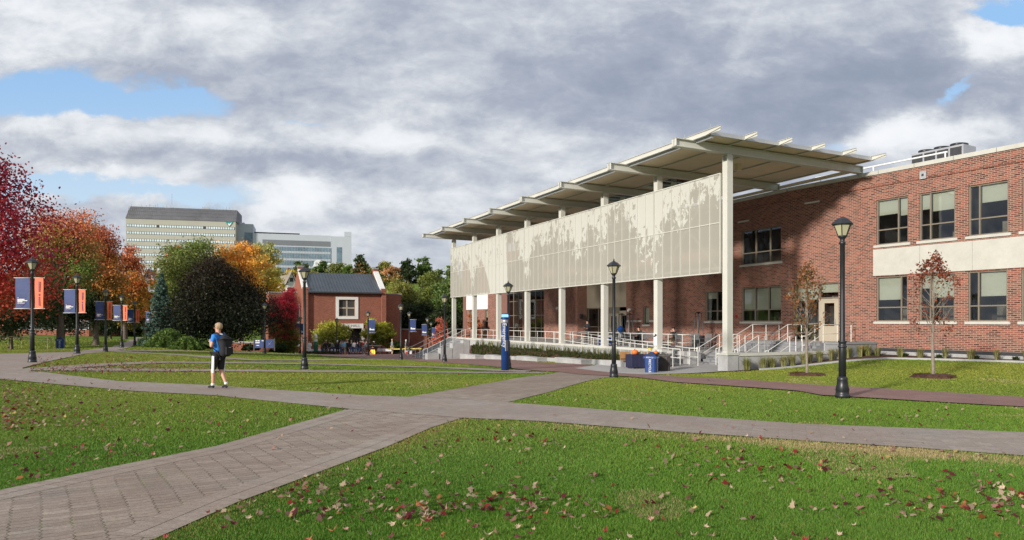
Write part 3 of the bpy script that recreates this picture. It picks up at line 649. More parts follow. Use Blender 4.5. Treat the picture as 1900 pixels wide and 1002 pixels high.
window(WM,*opsM[0],[.28,.64],[.33],blind=[0,0,0],depth=2.5)
window(WM,*opsM[1],[.32,.66],[.34],blind=[.64,.66,.64],depth=2.0)
window(WM,*opsM[2],[.5],[.34],blind=[.0,.25],depth=2.0)
window(WM,*opsM[3],[],[],blind=[.9],depth=1.0)
window(WM,u_(WM,905.5),u_(WM,899.5),.9,3.05,[],[.4],blind=[.4]); window(WM,u_(WM,879),u_(WM,871),.9,3.1,[],[.4],blind=[.5])
# recess entry: panels, glazed screen, doors
m=MB(); 
for z0,z1 in ((2.9,5.0),(5.03,5.35),(5.38,TOP)): WC.bx(m,aR0+.01,aR1-.01,z0,z1,-.1,0)
m.build('recess_panel','beige_panel',bld)
window(WC,aR1-3.55,aR1-.1,.1,2.88,[.5],[.42],blind=None,sill=False,depth=3.0)
door(WC,aR1-5.0,aR1-3.6,.1,2.4,o=-.02,glass=(.1,.9,.18,.82)); door(WC,aR0+.5,aR0+1.85,.1,2.6,o=-.02,glass=(.3,.85,.25,.75))
m=MB(); WC.bx(m,aR0+.01,aR0+.48,.1,2.89,-.1,-.01); WC.bx(m,aR1-5.0,aR1-3.6,2.41,2.89,-.1,-.012); WC.bx(m,aR0+1.87,aR1-5.02,.1,2.89,-.1,-.014); m.build('recess_panel','bronze_frame',bld)
# curtain wall
g0_,g1_=34.2-4.37,45.4-4.37
window(WM,g0_+.2,g0_+5.2,.1,7.6,[.25,.5,.75],[.13,.3,.5,.62,.8],sill=False,depth=4.0,label='tall curtain wall glazing right of the blue emergency post')
window(WM,g0_+5.5,g1_-2.0,.1,7.6,[.33,.66],[.13,.3,.5,.62,.8],sill=False,depth=4.0)
m=MB(); WM.bx(m,g0_,g0_+.19,-.5,TOP,-.2,.02); WM.bx(m,g0_+5.21,g0_+5.49,-.5,TOP,-.2,.02); WM.bx(m,g1_-1.99,g1_-1.2,.1,7.6,-.2,0); WM.bx(m,g0_+.2,g1_-1.2,7.62,TOP,-.2,-.01); WM.bx(m,g1_-.2,aP0,-.5,TOP,-.2,.01); WM.bx(m,g1_-1.19,g1_-.21,2.5,TOP,-.2,0); m.build('brown_pier','brown_panel',bld)
door(WM,g1_-1.19,g1_-.21,.1,2.5,o=-.02,glass=(.1,.92,.2,.8))
a,b=u_(WM,905.5),u_(WM,866)
m=MB(); WM.bx(m,min(a,b),max(a,b),3.16,5.2,.004,.06); m.build('white_panel','white_paint',bld)
m=MB(); WM.bx(m,u_(WM,866)+.01,aP1,-1.5,TOP,.003,.05); m.build('brown_pier','brown_panel',bld)
for a_,z_,w_ in ((u_(WM,1163),1.58,2.6),):
    m=MB(); WM.bx(m,u_(WM,1191),a_,1.68,1.83,.004,.07); m.build('stone_string','limestone',bld)
m=MB(); WM.bx(m,u_(WM,1218),u_(WM,1206),1.68,1.83,.004,.07); m.build('stone_string','limestone',bld)
# wall lights, cameras, louvre of brick
for w_,px,z in ((WM,1383,7.93),(WR,1510,8.33)):
    a=u_(w_,px); m=MB(); w_.bx(m,a-.45,a+.45,z-.04,z+.04,.10,.2); w_.bx(m,a-.05,a+.05,z-.03,z+.03,.003,.10); m.build('wall_light','cream_steel',bld)
for w_,px,py in ((WR,1468,546),(WM,1169,575),(WG,1036,571)):
    a,z=w_.at(px,py); m=MB(); w_.bx(m,a-.09,a+.09,z-.05,z+.1,.002,.12); q=w_.P(a,z-.06,.16); m.blob(q,(.10,.10,.11),1,2,0); m.build('security_camera','white_paint',bld)
a,z=WR.at(1714.5,325); m=MB(); WR.bx(m,a-.15,a+.15,z-.19,z+.19,.052,.12); m.cur=1; WR.bx(m,a-.05,a+.05,z-.05,z+.05,.12,.14); m.build('wall_vent',['grey_metal','dark_metal'],bld)
a,z=WM.at(1367,586); m=MB(); WM.bx(m,a-.07,a+.07,z-.07,z+.07,.002,.1); m.build('fire_bell','red_paint',bld)
a,z=WG.at(1081,587); m=MB(); m.box(8.25,8.5,27.55,27.795,z-.2,z+.2); m.build('wall_lamp','dark_metal',bld)
# projecting header bricks in a diamond panel
m=MB(); a0,a1=u_(WM,1274),u_(WM,1244)
for i in range(22):
    for j in range(26):
        if (i+j)%2==0: 
            aa=a0+(a1-a0)*i/22; zz_=1.2+j*.0813; WM.bx(m,aa,aa+.09,zz_,zz_+.07,.002,.045)
m.build('diamond_brickwork','red_brick',bld)
# rooftop rail pipe
m=MB(); pts=[WR.P(a,9.86,-.8) for a in (1.2,8.3)]; m.tube(pts,.045,8); 
for a in (1.5,4.6,8.2): m.tube([WR.P(a,8.85,-.8),WR.P(a,9.86,-.8)],.035,6)
m.build('roof_pipe','white_paint',bld)
# ------------------------------------------------------------------ canopy
def bt(v): return 9.96-(v+3.1)*.0135   # top of the beams
SP=5.33
for k in range(8):
    u=k*SP; m=MB(); d=.37; t=.16
    a,b=-3.1,8.9 if k==0 else 8.6
    for z0,z1,hw in ((0,.03,t),(d-.03,d,t)):
        m.hexa([(a,u-hw,bt(a)-z1),(b,u-hw,bt(b)-z1),(b,u+hw,bt(b)-z1),(a,u+hw,bt(a)-z1),(a,u-hw,bt(a)-z0),(b,u-hw,bt(b)-z0),(b,u+hw,bt(b)-z0),(a,u+hw,bt(a)-z0)])
    m.hexa([(a,u-.05,bt(a)-d+.03),(b,u-.05,bt(b)-d+.03),(b,u+.05,bt(b)-d+.03),(a,u+.05,bt(a)-d+.03),(a,u-.05,bt(a)-.03),(b,u-.05,bt(b)-.03),(b,u+.05,bt(b)-.03),(a,u+.05,bt(a)-.03)])
    for e in (a,b-.03): m.box(e,e+.03,u-hw,u+hw,bt(e)-d+.0,bt(e))
    bm_=m.build('canopy_beam','cream_steel',bld)
    m=MB(); m.box(b-.16,b-.04,u-.08,u+.08,9.3,bt(b)-d); m.build('beam_foot','grey_metal',bm_)
    m=MB(); h=.165; z1=bt(0)-d-.05
    m.box(-h,h,u-h,u-h+.025,.29,z1); m.box(-h,h,u+h-.025,u+h,.29,z1); m.box(-.015,.015,u-h+.025,u+h-.025,.29,z1) if k!=99 else None
    m.box(-h,-h+.02,u-h+.025,u+h-.025,.29,z1-.3); 
    co=m.build('column','cream_steel',bld)
    m=MB(); m.box(-.2,.2,u-.2,u+.2,.266,.29); m.box(-.12,.12,u-.12,u+.12,z1,z1+.05)
    for sx in (-.1,.1): m.tube([(-h-.012,u+sx,z1-.12),(-h-.04,u+sx,z1-.12)],.022,8); m.tube([(-h-.012,u+sx,.4),(-h-.04,u+sx,.4)],.022,8)
    m.build('base_plate','cream_steel',co)
PV=[-2.1+2.08*j for j in range(6)]
for j,v in enumerate(PV):
    zb=bt(v)+.002; m=MB(); u0,u1=-1.9,7*SP+1.9
    m.box(v-.06,v+.06,u0+.9,u1,zb,zb+.02); m.box(v-.012,v+.012,u0,u1,zb+.02,zb+.22); m.box(v-.06,v+.06,u0,u1,zb+.22,zb+.235)
    m.hexa([(v-.06,u0,zb+.12),(v+.06,u0,zb+.12),(v+.06,u0+.9,zb),(v-.06,u0+.9,zb),(v-.06,u0,zb+.14),(v+.06,u0,zb+.14),(v+.06,u0+.9,zb+.02),(v-.06,u0+.9,zb+.02)])
    m.build('purlin','cream_steel',bld)
m=MB()
def deck(v0,v1,u0,u1,mm=None,lo=.06,hi=.16):
    (mm or m).hexa([(v0,u0,bt(v0)+lo),(v1,u0,bt(v1)+lo),(v1,u1,bt(v1)+lo),(v0,u1,bt(v0)+lo),(v0,u0,bt(v0)+hi),(v1,u0,bt(v1)+hi),(v1,u1,bt(v1)+hi),(v0,u1,bt(v0)+hi)])
skyl=[(SP*1+.8,SP*2-.8),(SP*2+.8,SP*3-.8)]
for j in range(5):
    v0,v1=PV[j]+.015,PV[j+1]-.015
    if j==0: v0=-1.95
    if j==2:
        us=[-1.1]+[x for s in skyl for x in s]+[7*SP+1.2]
        for i in range(0,len(us),2): deck(v0,v1,us[i],us[i+1])
    else: deck(v0,v1,-1.1,7*SP+1.2)
m.build('canopy_deck','soffit',bld)
for s0,s1 in skyl:
    m=MB(); deck(PV[2]+.02,PV[3]-.02,s0+.003,s1-.003,m,.10,.115); sk=m.build('skylight','skylight_glass',bld)
    for t in (.25,.5,.75): m=MB(); u=s0+(s1-s0)*t; deck(PV[2]+.02,PV[3]-.02,u-.02,u+.02,m,.05,.098); m.build('glazing_bar','cream_steel',sk)
m=MB(); deck(-1.99,PV[5]+.1,-1.16,-1.103,m,.02,.2); m.hexa([(-2.0,-1.1,bt(-2)-.02),(-1.96,-1.1,bt(-2)-.02),(-1.96,7*SP+1.2,bt(-2)-.02),(-2.0,7*SP+1.2,bt(-2)-.02),(-2.0,-1.1,bt(-2)+.2),(-1.96,-1.1,bt(-2)+.2),(-1.96,7*SP+1.2,bt(-2)+.2),(-2.0,7*SP+1.2,bt(-2)+.2)]) if False else None
m.build('deck_edge','grey_metal',bld)
m=MB(); m.box(-1.93,-1.80,-1.09,7*SP+1.1,bt(-1.8)-.10,bt(-1.8)+.055); m.build('gutter','grey_metal',bld)
for k in range(7):
    m=MB(); m.box(8.5,8.62,k*SP+.17,(k+1)*SP-.17,9.50,9.66); m.build('edge_girder','soffit',bld)
m=MB()
for u,v in ((-1.15,-2.0),(-1.15,2.5),(-1.15,5.0)): m.tube([(v,u,bt(v)+.2),(v,u,bt(v)+.5)],.012,5)
for k in range(0,8): m.tube([(-2.1,k*SP+.5,bt(-2)+.22),(-2.1,k*SP+.5,bt(-2)+.42)],.012,5)
m.build('lightning_rod','grey_metal',bld)
for k in range(3):
    m=MB(); v,u=3.1,k*SP+SP/2; m.box(v-.12,v+.12,u-.12,u+.12,bt(v)-.28,bt(v)+.05); m.build('downlight','soffit',bld)
# screens
SZ0,SZ1=4.0,8.70; sv0=-.25
for k in range(7):
    u0,u1=k*SP+(.2 if k==0 else .015),(k+1)*SP-.015+(.2 if k==6 else 0)
    m=MB(); m.v=[(sv0,u0,SZ0),(sv0,u1,SZ0),(sv0,u1,SZ1),(sv0,u0,SZ1)]; m.f=[(3,2,1,0)]; m.mi=[0]; s_=m.build('screen','perforated_screen',bld)
    L=s_.data.uv_layers[0]
    for li in s_.data.loops: c=s_.data.vertices[li.vertex_index].co; L.data[li.index].uv=(c.y,c.z)
    m=MB(); n_=7; dk=random.uniform(-.01,.01)
    for i in range(n_+1):
        u=u0+(u1-u0)*i/n_; u=min(max(u,u0+.02),u1-.02); m.box(sv0-.035,sv0-.004,u-.014,u+.014,SZ0+.05,SZ1-.05); m.box(sv0+.004,sv0+.06,u-.02,u+.02,SZ0+.05,SZ1-.05)
    zc=(SZ0+SZ1)/2+.03
    for z in (SZ0,SZ1-.05): m.box(sv0-.04,sv0+.06,u0,u1,z,z+.05)
    m.box(sv0-.03,sv0-.005,u0+.03,u1-.03,zc-.02,zc+.02)
    fr=m.build('screen_frame','cream_steel',s_)
    m=MB(); m.bar((-.12,u0+.2,SZ0+.1),(-.12,(u0+u1)/2,zc),.05,.05); m.bar((-.12,(u0+u1)/2,zc),(-.12,u1-.2,SZ0+.1),.05,.05); m.bar((-.12,u0+.2,SZ1-.1),(-.12,(u0+u1)/2,zc+.1),.05,.05)
    m.box(-.14,-.06,u0+.1,u1-.1,SZ0+.2,SZ0+.32); m.box(-.14,-.06,u0+.1,u1-.1,SZ1-.35,SZ1-.22); m.build('brace','cream_steel',s_)
# ------------------------------------------------------------------ terrace
ter=thing('raised_terrace','grey concrete terrace with steps and ramp in front of the brick building','terrace',BO,BR)
FZ=.1
m=MB()
m.prism([(1.72,5.32),(1.72,17.5),(0.02,17.5),(0.02,38.3),(8.40,38.3),(8.40,27.8),(8.99,27.8),(8.99,20.8),(8.42,20.8),(8.42,5.32)][::-1],-2.2,FZ); m.prism([(4.02,-.05),(4.02,5.318),(8.38,5.318),(8.88,-.05)],-2.2,FZ-.001)
m.build('terrace_floor','plaza_concrete',ter)
# ramp cut is modelled as a sloped deck laid in front of the terrace floor edge
m=MB(); m.box(-.28,.018,18.2,38.3,-2.3,.12); m.build('front_wall','concrete',ter)
m=MB(); m.hexa([(-.28,4.6,-2.2),(.018,4.6,-2.2),(.018,18.2,-2.2),(-.28,18.2,-2.2),(-.28,4.6,.12),(.018,4.6,.12),(.018,18.2,.12),(-.28,18.2,.12)]); m.build('front_wall','concrete',ter)
m=MB(); m.box(-.32,.03,4.58,38.32,.122,.264); m.build('kerb_cap','cream_steel',ter)
m=MB(); m.box(-.32,.32,-.36,.3,-2.2,.18); m.box(-.30,4.02,-.33,-.052,-2.2,.118); m.hexa([(4.02,-.33,-2.2),(8.86,-.33,-2.2),(8.86,-.052,-2.2),(4.02,-.052,-2.2),(4.02,-.33,.118),(8.86,-.33,.118),(8.86,-.052,.118),(4.02,-.052,.118)]); m.build('side_wall','concrete',ter)
m=MB(); m.box(-.36,.34,-.40,.34,.182,.266); m.box(.342,8.84,-.38,-.05,.122,.262); m.build('kerb_cap','cream_steel',ter)
def steps(v0,v1,u0,u1,z0,z1,n,name='stair',axis=0):
    m=MB(); 
    for i in range(n):
        a=v0+(v1-v0)*i/n; z=z0+(z1-z0)*(i+1)/n; m.box(a,v1,u0,u1,z-(z1-z0)/n-.001 if i else z0-1.2,z)
        m.box(a-.025,a+.003,u0+.002,u1-.002,z-.045,z-.002)
    return m.build(name,'step_stone',ter)
steps(2.6,4.018,.05,5.30,-.62,FZ,5)
m=MB(); m.box(0.02,2.6,4.9,5.318,-1.6,-.585); m.box(1.9,2.6,5.0,5.3,-1.6,FZ-.01); m.build('cheek_wall','concrete',ter)
# upper platform before the wing door
m=MB(); m.prism([(6.2,-.12),(6.2,5.2),(8.35,5.2),(8.84,-.12)],FZ,.66); m.build('door_platform','concrete',ter); steps(5.1,6.198,-.04,5.2,FZ,.66,4)
m=MB(); m.prism([(6.2,-.14),(6.2,-.9),(8.94,-.9),(8.84,-.14)],-1,.60); m.prism([(6.15,-.121),(6.15,-.95),(8.99,-.95),(8.84,-.121)],.602,.70); m.build('cheek_wall','concrete_dark',ter)
# ramp: u 17.5 -> 4.9 between front wall and inner kerb, rising out of the pad (stands over the floor edge)
# steps at the far left end of the terrace
zb=gl(-3.9,36)-.02
m_=MB(); n=11
for i in range(n):
    a=-3.9+3.6*i/n; z=zb+(FZ-zb)*(i+1)/n; m_.box(a,-.29,33.2,38.2,-2.6 if i==0 else z-(FZ-zb)/n,z)
m_.build('stair','concrete_dark',ter)
m=MB()
for i,(a,z) in enumerate(((-4.2,-1.05),(-3.0,-.62),(-1.9,-.2),(-.9,.06))): m.box(a,a+1.05 if i<3 else -.33,32.4,33.19,-2.6,z)
m.build('stepped_cheek','concrete',ter)

# ------------------------------------------------------------------ handrails
def rail(name,label,segs,height=.91,group='cream handrails of the terrace',mid=.5,space=1.3,matn='white_rail',r=.022,loc=None,rot=None,posts=True):
    """segs: polyline of local points at floor level"""
    t=thing(name,label,'handrail',loc if loc is not None else BO,rot if rot is not None else BR,group)
    up=Vector((0,0,height)); P=[Vector(p) for p in segs]
    m=MB(); m.tube([p+up for p in P],r,8); m.build('top_rail',matn,t,True)
    m=MB(); m.tube([p+Vector((0,0,height*mid)) for p in P],r*.8,8); m.build('middle_rail',matn,t,True)
    acc=[]
    for i in range(len(P)-1):
        L=(P[i+1]-P[i]).length; n=max(1,round(L/space))
        for k in range(n+(1 if i==len(P)-2 else 0)): acc.append(P[i].lerp(P[i+1],k/n))
    for q in acc:
        m=MB(); m.tube([q-Vector((0,0,.05)),q+up],r*.95,6); m.build('post',matn,t)
    return t
for k in range(1,7):
    if k>=4 or k==3: pass
    u0,u1=k*SP+.18,(k+1)*SP-.18
    if k==6: u1=32.9
    nm=['','nearest the ramp foot','between the second and third columns from the right','between the third and fourth columns from the right','right of the blue post, between two columns','left of the blue post, between two columns','beside the head of the far stairs'][k]
    if k>=3: rail('handrail','two bar rail on the terrace kerb '+nm,[(.12,u0,FZ),(.12,u1,FZ)])
# ramp railings
for i,(u,nm_) in enumerate(((.12,'nearest the corner pier'),(2.2,'second from the corner pier'),(3.6,'third from the corner pier'),(5.15,'farthest from the corner pier'))):
    rail('handrail','short cream rail on the lower terrace steps, '+nm_,[(2.45,u,-.61),(2.65,u,-.58),(4.05,u,FZ),(4.45,u,FZ)],group='cream handrails on the entrance steps')
for i,(u,nm_) in enumerate(((0.0,'at the concrete end block'),(2.3,'behind the slender tree'),(4.85,'before the triple window'))):
    rail('handrail','cream rail over the upper steps to the wing door, '+nm_,[(4.75,u,FZ),(5.05,u,FZ),(6.2,u,.66),(8.2,u,.66)],group='cream handrails on the entrance steps')
for i,(u,nm_) in enumerate(((33.35,'nearest side'),(35.7,'middle'),(38.1,'far side'))):
    rail('handrail','long sloping cream rail of the far terrace stairs, '+nm_,[(-4.3,u,zb),(-3.9,u,zb+.1),(-.35,u,FZ),(.2,u,FZ)],group='sloping handrails of the far stairs')
def rz(u): return -.60+(FZ+.60)*min(1,max(0,(u-4.9)/12.6))
rail('handrail','sloping cream ramp rail on the kerb behind the pumpkin table',[(.10,3*SP-.1,FZ),(.10,17.2,rz(17.2)),(.10,2*SP+.18,rz(11)),(.10,4.2,rz(4.2)),(.10,3.6,-.60)])
rail('handrail','sloping cream rail on the inner side of the ramp, ending in two posts',[(1.5,17.2,FZ),(1.5,4.6,-.60),(1.5,3.9,-.60)])
rail('handrail','long level cream rail in front of the seated people on the terrace',[(1.75,19.2,FZ),(1.75,5.5,FZ),(2.5,5.4,FZ)])
m=MB(); m.hexa([(.03,4.9,-1.6),(1.7,4.9,-1.6),(1.7,17.5,-1.6),(.03,17.5,-1.6),(.03,4.9,-.598),(1.7,4.9,-.598),(1.7,17.5,FZ+.004),(.03,17.5,FZ+.004)]);m.build('ramp','plaza_concrete',ter)
# ------------------------------------------------------------------ planter and bench blocks
def zp(u): return -.335-(u-5.6)*.0288
pl=thing('planter','long low concrete planter full of groundcover along the terrace wall','planter',BO,BR)
m=MB(); u0=5.7; n=15
for i in range(n):
    a=u0+(28.5-u0)*i/n+.012; b=u0+(28.5-u0)*(i+1)/n-.0; m.hexa([(-2.1,a,-2.2),(-1.85,a,-2.2),(-1.85,b,-2.2),(-2.1,b,-2.2),(-2.1,a,zp(a)),(-1.85,a,zp(a)),(-1.85,b,zp(b)),(-2.1,b,zp(b))])
m.hexa([(-1.85,u0,-2.2),(-.285,u0-.9,-2.2),(-.285,u0-.7,-2.2),(-1.85,u0+.2,-2.2),(-1.85,u0,zp(u0)),(-.285,u0-.9,zp(u0)),(-.285,u0-.7,zp(u0)),(-1.85,u0+.2,zp(u0))])
m.build('planter_wall','concrete',pl)
m=MB(); m.hexa([(-1.84,5.9,-2),(-.285,5.0,-2),(-.285,32.3,-2.2),(-1.84,28.5,-2.2),(-1.84,5.9,zp(5.9)-.06),(-.285,5.0,-.30),(-.285,32.3,-.38),(-1.84,28.5,zp(28.5)-.06)]); m.build('soil','mulch',pl)
def tufts(name,pts,h,wd,nb,cols,parent,label=None,spread=.5,matn='foliage'):
    """clumps of arching strips"""
    V=[];C=[]
    for (x,y,z) in pts:
        for k in range(nb):
            an=random.uniform(0,6.28); l=h*random.uniform(.6,1.15); sp_=spread*random.uniform(.1,1); ca,sa=math.cos(an),math.sin(an); r0=random.uniform(0,.06)
            c=random.choice(cols); br=random.uniform(.6,1.35); w_=wd*random.uniform(.6,1.3)
            p0=(x+ca*r0,y+sa*r0,z); p1=(x+ca*(r0+l*sp_*.35),y+sa*(r0+l*sp_*.35),z+l*.6); p2=(x+ca*(r0+l*sp_),y+sa*(r0+l*sp_),z+l*(1-.35*sp_))
            ox,oy=-sa*w_,ca*w_
            V+=[(p0[0]-ox,p0[1]-oy,p0[2]),(p0[0]+ox,p0[1]+oy,p0[2]),(p1[0]+ox,p1[1]+oy,p1[2]),(p1[0]-ox,p1[1]-oy,p1[2]), (p1[0]-ox,p1[1]-oy,p1[2]),(p1[0]+ox,p1[1]+oy,p1[2]),(p2[0]+ox*.2,p2[1]+oy*.2,p2[2]),(p2[0]-ox*.2,p2[1]-oy*.2,p2[2])]
            C+=[[q*br for q in c]]*2
    return np_mesh(name,np.array(V),np.arange(len(V)).reshape(-1,4),4,matn,parent,np.array(C))
pts=[]
for i in range(950):
    u=random.uniform(5.3,31); v=random.uniform(-1.78,-.4)
    if v<-1.84+(u-28)*.4: continue
    t=(v+1.84)/1.55; pts.append((v,u,(zp(u)-.06)*(1-t)+(-.32)*t))
o=tufts('groundcover',pts,.26,.012,16,[(.045,.085,.018),(.07,.10,.02),(.10,.09,.03),(.03,.06,.014),(.16,.13,.05)],pl,spread=1.0)
tall=[(random.uniform(-.55,-.35),u,-.33) for u in np.arange(5.6,31,.62)]
tufts('ornamental_grass',tall,.52,.008,34,[(.30,.27,.10),(.20,.22,.07),(.12,.15,.04)],pl,spread=.45)
bn=['nearest the pumpkin table','second from the pumpkin table','just right of the blue emergency post','behind the blue emergency post, on its left','nearest the far stairs']
def v_u(px,v): # u on a plane v=const
    k=(px-CX)/F; return ((10.08+.9081*v)-k*(32.5+.4188*v))/(.4188+.9081*k)
for i,(a,b) in enumerate([(1030,1078),(959,997),(901,932),(853,882)]):
    ua,ub=v_u(a,-2.8),v_u(b,-2.8)
    if ua<ub: ua,ub=ub,ua
    t=thing('bench_block','solid concrete seat block along the planter wall, '+bn[[0,2,3,4][i]],'bench',W(-2.45,(ua+ub)/2,0),BR,'concrete seat blocks along the planter')
    z=zp((ua+ub)/2); m=MB(); h=(ua-ub)/2; m.box(-.35,.345,-h,h,z-1.2,z-.03); m.build('block','concrete',t)
    m=MB(); m.box(-.37,.345,-h-.02,h+.02,z-.028,z+.045); m.build('seat_slab','concrete',t)
# ------------------------------------------------------------------ ornamental grasses and shrubs in the mulch bed
def plant(name,label,x,y,h,nb,cols,wd=.008,spread=.5,group='ornamental grasses in the mulch bed'):
    t=thing(name,label,'plant',(x,y,g(x,y)),0,group); tufts('blades',[(random.uniform(-.08,.08),random.uniform(-.08,.08),0) for _ in range(4)],h,wd,nb//4,cols,t,spread=spread)
YG=[(.34,.31,.12),(.22,.25,.07),(.14,.17,.04),(.42,.37,.18)]
gx=[(v+random.uniform(-.15,.15),-.62-.05*v+random.uniform(-.12,.12)) for v in np.arange(.7,8.6,.62)]+[(8.15+.1064*k+random.uniform(-.1,.1),-1.6-k) for k in np.arange(0,14,1.05)]
for i,(v,u) in enumerate(gx):
    p=W(v,u); wall=u>-1.3
    plant('ornamental_grass','tuft of straw green ornamental grass in mulch '+('against the terrace side wall' if wall else 'at the foot of the brick wing'),p.x,p.y,.62 if wall else .5,240 if wall else 160,YG)
for i,px in enumerate((1660,1690,1722,1752,1790,1810,1822,1858,1895)):
    q_=W(8.3+.1064*(1.2+i*1.55),-1.2-i*1.55); x,y=q_.x,q_.y; plant('low_shrub','low dark green shrub in the mulch at the foot of the brick wing',x,y,.22,160,[(.04,.075,.02),(.07,.11,.03)],.012,1.3,'low shrubs in the mulch bed')
m=MB(); 
for a0,a1 in ((4.5,26),): WR.bx(m,a0,a1,-.6,.24,.004,.10); 
m.build('concrete_plinth','concrete',bld); m=MB(); WR.bx(m,4.5,26,.242,.40,.004,.03); m.build('dark_flashing','dark_metal',bld)
x,y=tuple(W(7.6,-.9))[:2]; t=thing('marker_flag','small orange marker flag in the mulch by the terrace','flag',(x,y,g(x,y))); m=MB(); m.tube([(0,0,0),(0,0,.5)],.006,5); m.build('stake','grey_metal',t); m=MB(); m.box(0,.22,-.004,.004,.36,.52); m.build('flag_sheet','orange_flag',t)
# ------------------------------------------------------------------ lamps
def make_lamp(finial=True):
    t=thing('street_lamp','x','lamp post')
    m=MB(); m.lathe([(.165,0),(.165,.07),(.15,.09),(.145,.16),(.155,.18),(.13,.30),(.115,.40),(.12,.42),(.12,.46),(.085,.50)],16); m.build('base','black_paint',t,True); m=MB(); m.lathe([(.10,1.17),(.10,1.2),(.083,1.22),(.083,1.28),(.10,1.30),(.10,1.33)],14); m.build('collar','black_paint',t,True)
    m=MB(); m.lathe([(.085,.49),(.078,1.18),(.062,1.3),(.056,2.4),(.056,3.56),(.075,3.58),(.075,3.62),(.05,3.65),(.06,3.70),(.10,3.74),(.11,3.77)],14); m.build('pole','black_paint',t,True)
    la=MB(); n=6
    for k in range(n):
        a=2*math.pi*k/n; la.tube([(.105*math.cos(a),.105*math.sin(a),3.77),(.20*math.cos(a),.20*math.sin(a),4.02)],.011,5)
    la.lathe([(.21,4.01),(.265,4.03),(.265,4.045),(.22,4.085),(.14,4.155),(.07,4.19),(.04,4.21)],n)
    lo=la.build('lantern','black_paint',t)
    gl_=MB(); gl_.lathe([(.10,3.775),(.19,4.01)],n); gl_.build('lantern_glass','frosted_panel',lo)
    if finial: m=MB(); m.lathe([(.02,4.2),(.035,4.225),(.02,4.25),(.028,4.265),(.008,4.30),(.003,4.33)],8); m.build('finial','black_paint',lo,True)
    return t
def banner(t,side,w,matn,z1=3.42,z0=2.18,kind='blue',gap=.1):
    m=MB(); s=side; x0=gap*s; x1=(gap+w)*s; a,b=min(x0,x1),max(x0,x1)
    n=6; vs=[]; 
    for i in range(n+1):
        for j in range(5):
            x=a+(b-a)*j/4; z=z0+(z1-z0)*i/n; vs.append((x,.012*math.sin(i*1.1+j*.8),z))
    m.add(vs,[(i*5+j,i*5+j+1,(i+1)*5+j+1,(i+1)*5+j) for i in range(n) for j in range(4)]); bo=m.build('banner',matn,t,True)
    for z in (z1,z0): m=MB(); m.tube([(.04*s,0,z),(x1+.05*s,0,z)],.014,6); m.blob((x1+.05*s,0,z),(.022,.022,.022),1,1,0); m.build('banner_arm','white_rail',bo,True)
    if kind=='blue':
        m=MB(); y=-.026; xa=a+.10
        for (l,z,h) in ((.05,2.62,.02),(.28,2.55,.042),(.40,2.50,.04),(.20,2.455,.035),(.30,2.40,.022)):
            x=xa
            while x<xa+l: ww=random.uniform(.018,.032); m.box(x,min(x+ww,xa+l),y-.002,y,z-h/2,z+h/2); x+=ww+.006
        m.build('lettering','white_paint',bo)
        m=MB(); sh=[(xa-.03,2.63),(xa+.30,2.63),(xa+.30,2.42),(xa+.135,2.28),(xa-.03,2.42)]
        for i in range(5):
            if i==1: continue
            p,q=sh[i],sh[(i+1)%5]; m.bar((p[0],y,p[1]),(q[0],y,q[1]),.004,.014,up=(0,1,0))
        m.build('shield_outline','banner_red',bo)
    elif kind=='light':
        m=MB(); m.box(a+.08,b-.06,-.03,-.026,z0+.24,z0+.36); m.box(a+.08,a+.22,-.03,-.026,z0+.38,z0+.44); m.build('lettering','white_paint',bo)
    else:
        m=MB(); y=-.026; z=z0+.12; xc=(a+b)/2+.02
        while z<z1-.14:
            h=random.uniform(.016,.03); 
            if abs(z-(z0+.62))>.03 and abs(z-(z0+.48))>.02: m.box(xc-.028,xc+.028,y-.002,y,z,z+h); 
            z+=h+.009
        m.build('lettering','banner_purple',bo)
protoA=make_lamp(True); protoA.location=(0,0,0)
def place_lamp(key,label,px=None,group='black lantern posts along the walks',first=[True]):
    p=LAMPS[key]; Y=F*4.3/p[2]; x=(p[0]-CX)/F*Y; z=EYE-(p[1]-HY)/p[2]*4.3
    if first[0]: o=protoA; first[0]=False; o.location=(x,Y,z)
    else: o=dup(protoA,None,(x,Y,z))
    o['label']=label; o['group']=group; return o
LL=dict(L2='black lantern post in front of the planter, pumpkin table to its right',L3='tall black lantern post in the lawn in front of the left part of the hall',L4='black lantern post directly behind the blue emergency post',L5='black lantern post at the foot of the far terrace stairs',L6='black lantern post without banner at the right edge of the brick hall',
 L13='black lantern post beside the dark beech tree and the small blue sign',L14='black lantern post with a blue banner in front of the hall doorway',L15='thin black lantern post with blue banner between the grey haired person and the stairs')
LO_={}
for k_ in ('L2','L3','L4','L5','L6','L13'): LO_[k_]=place_lamp(k_,LL[k_])
# the big right lamp has no finial
o=make_lamp(False); o['label']='tall black lantern post on the right lawn in front of the brick wing door'; o['group']='black lantern posts along the walks'; p=LAMPS['L1']; Y=F*4.3/p[2]; o.location=((p[0]-CX)/F*Y,Y,EYE-(p[1]-HY)/p[2]*4.3); o.scale=(1,1,1.02)
# bannered lamps on the left walk
lb=make_lamp(True); banner(lb,-1,.58,'banner_blue',kind='blue'); banner(lb,1,.34,'banner_orange',kind='orange')
names={'L7':'at the tip of the leafy lawn','L8':'second nearest, right of the blue recycling bin','L9':'third of the row from the left','L10':'fourth along the row','L11':'fifth along the row at the rising path','L12':'farthest right, in front of the blue spruce'}
for i,k_ in enumerate(names):
    p=LAMPS[k_]; Y=F*4.3/p[2]; L=((p[0]-CX)/F*Y,Y,EYE-(p[1]-HY)/p[2]*4.3)
    o=lb if i==0 else dup(lb); o.location=L; o['label']='black lamp post with blue and orange banners, '+names[k_]; o['group']='bannered lamp posts along the left walk'
x,y,z=LO_['L2'].location
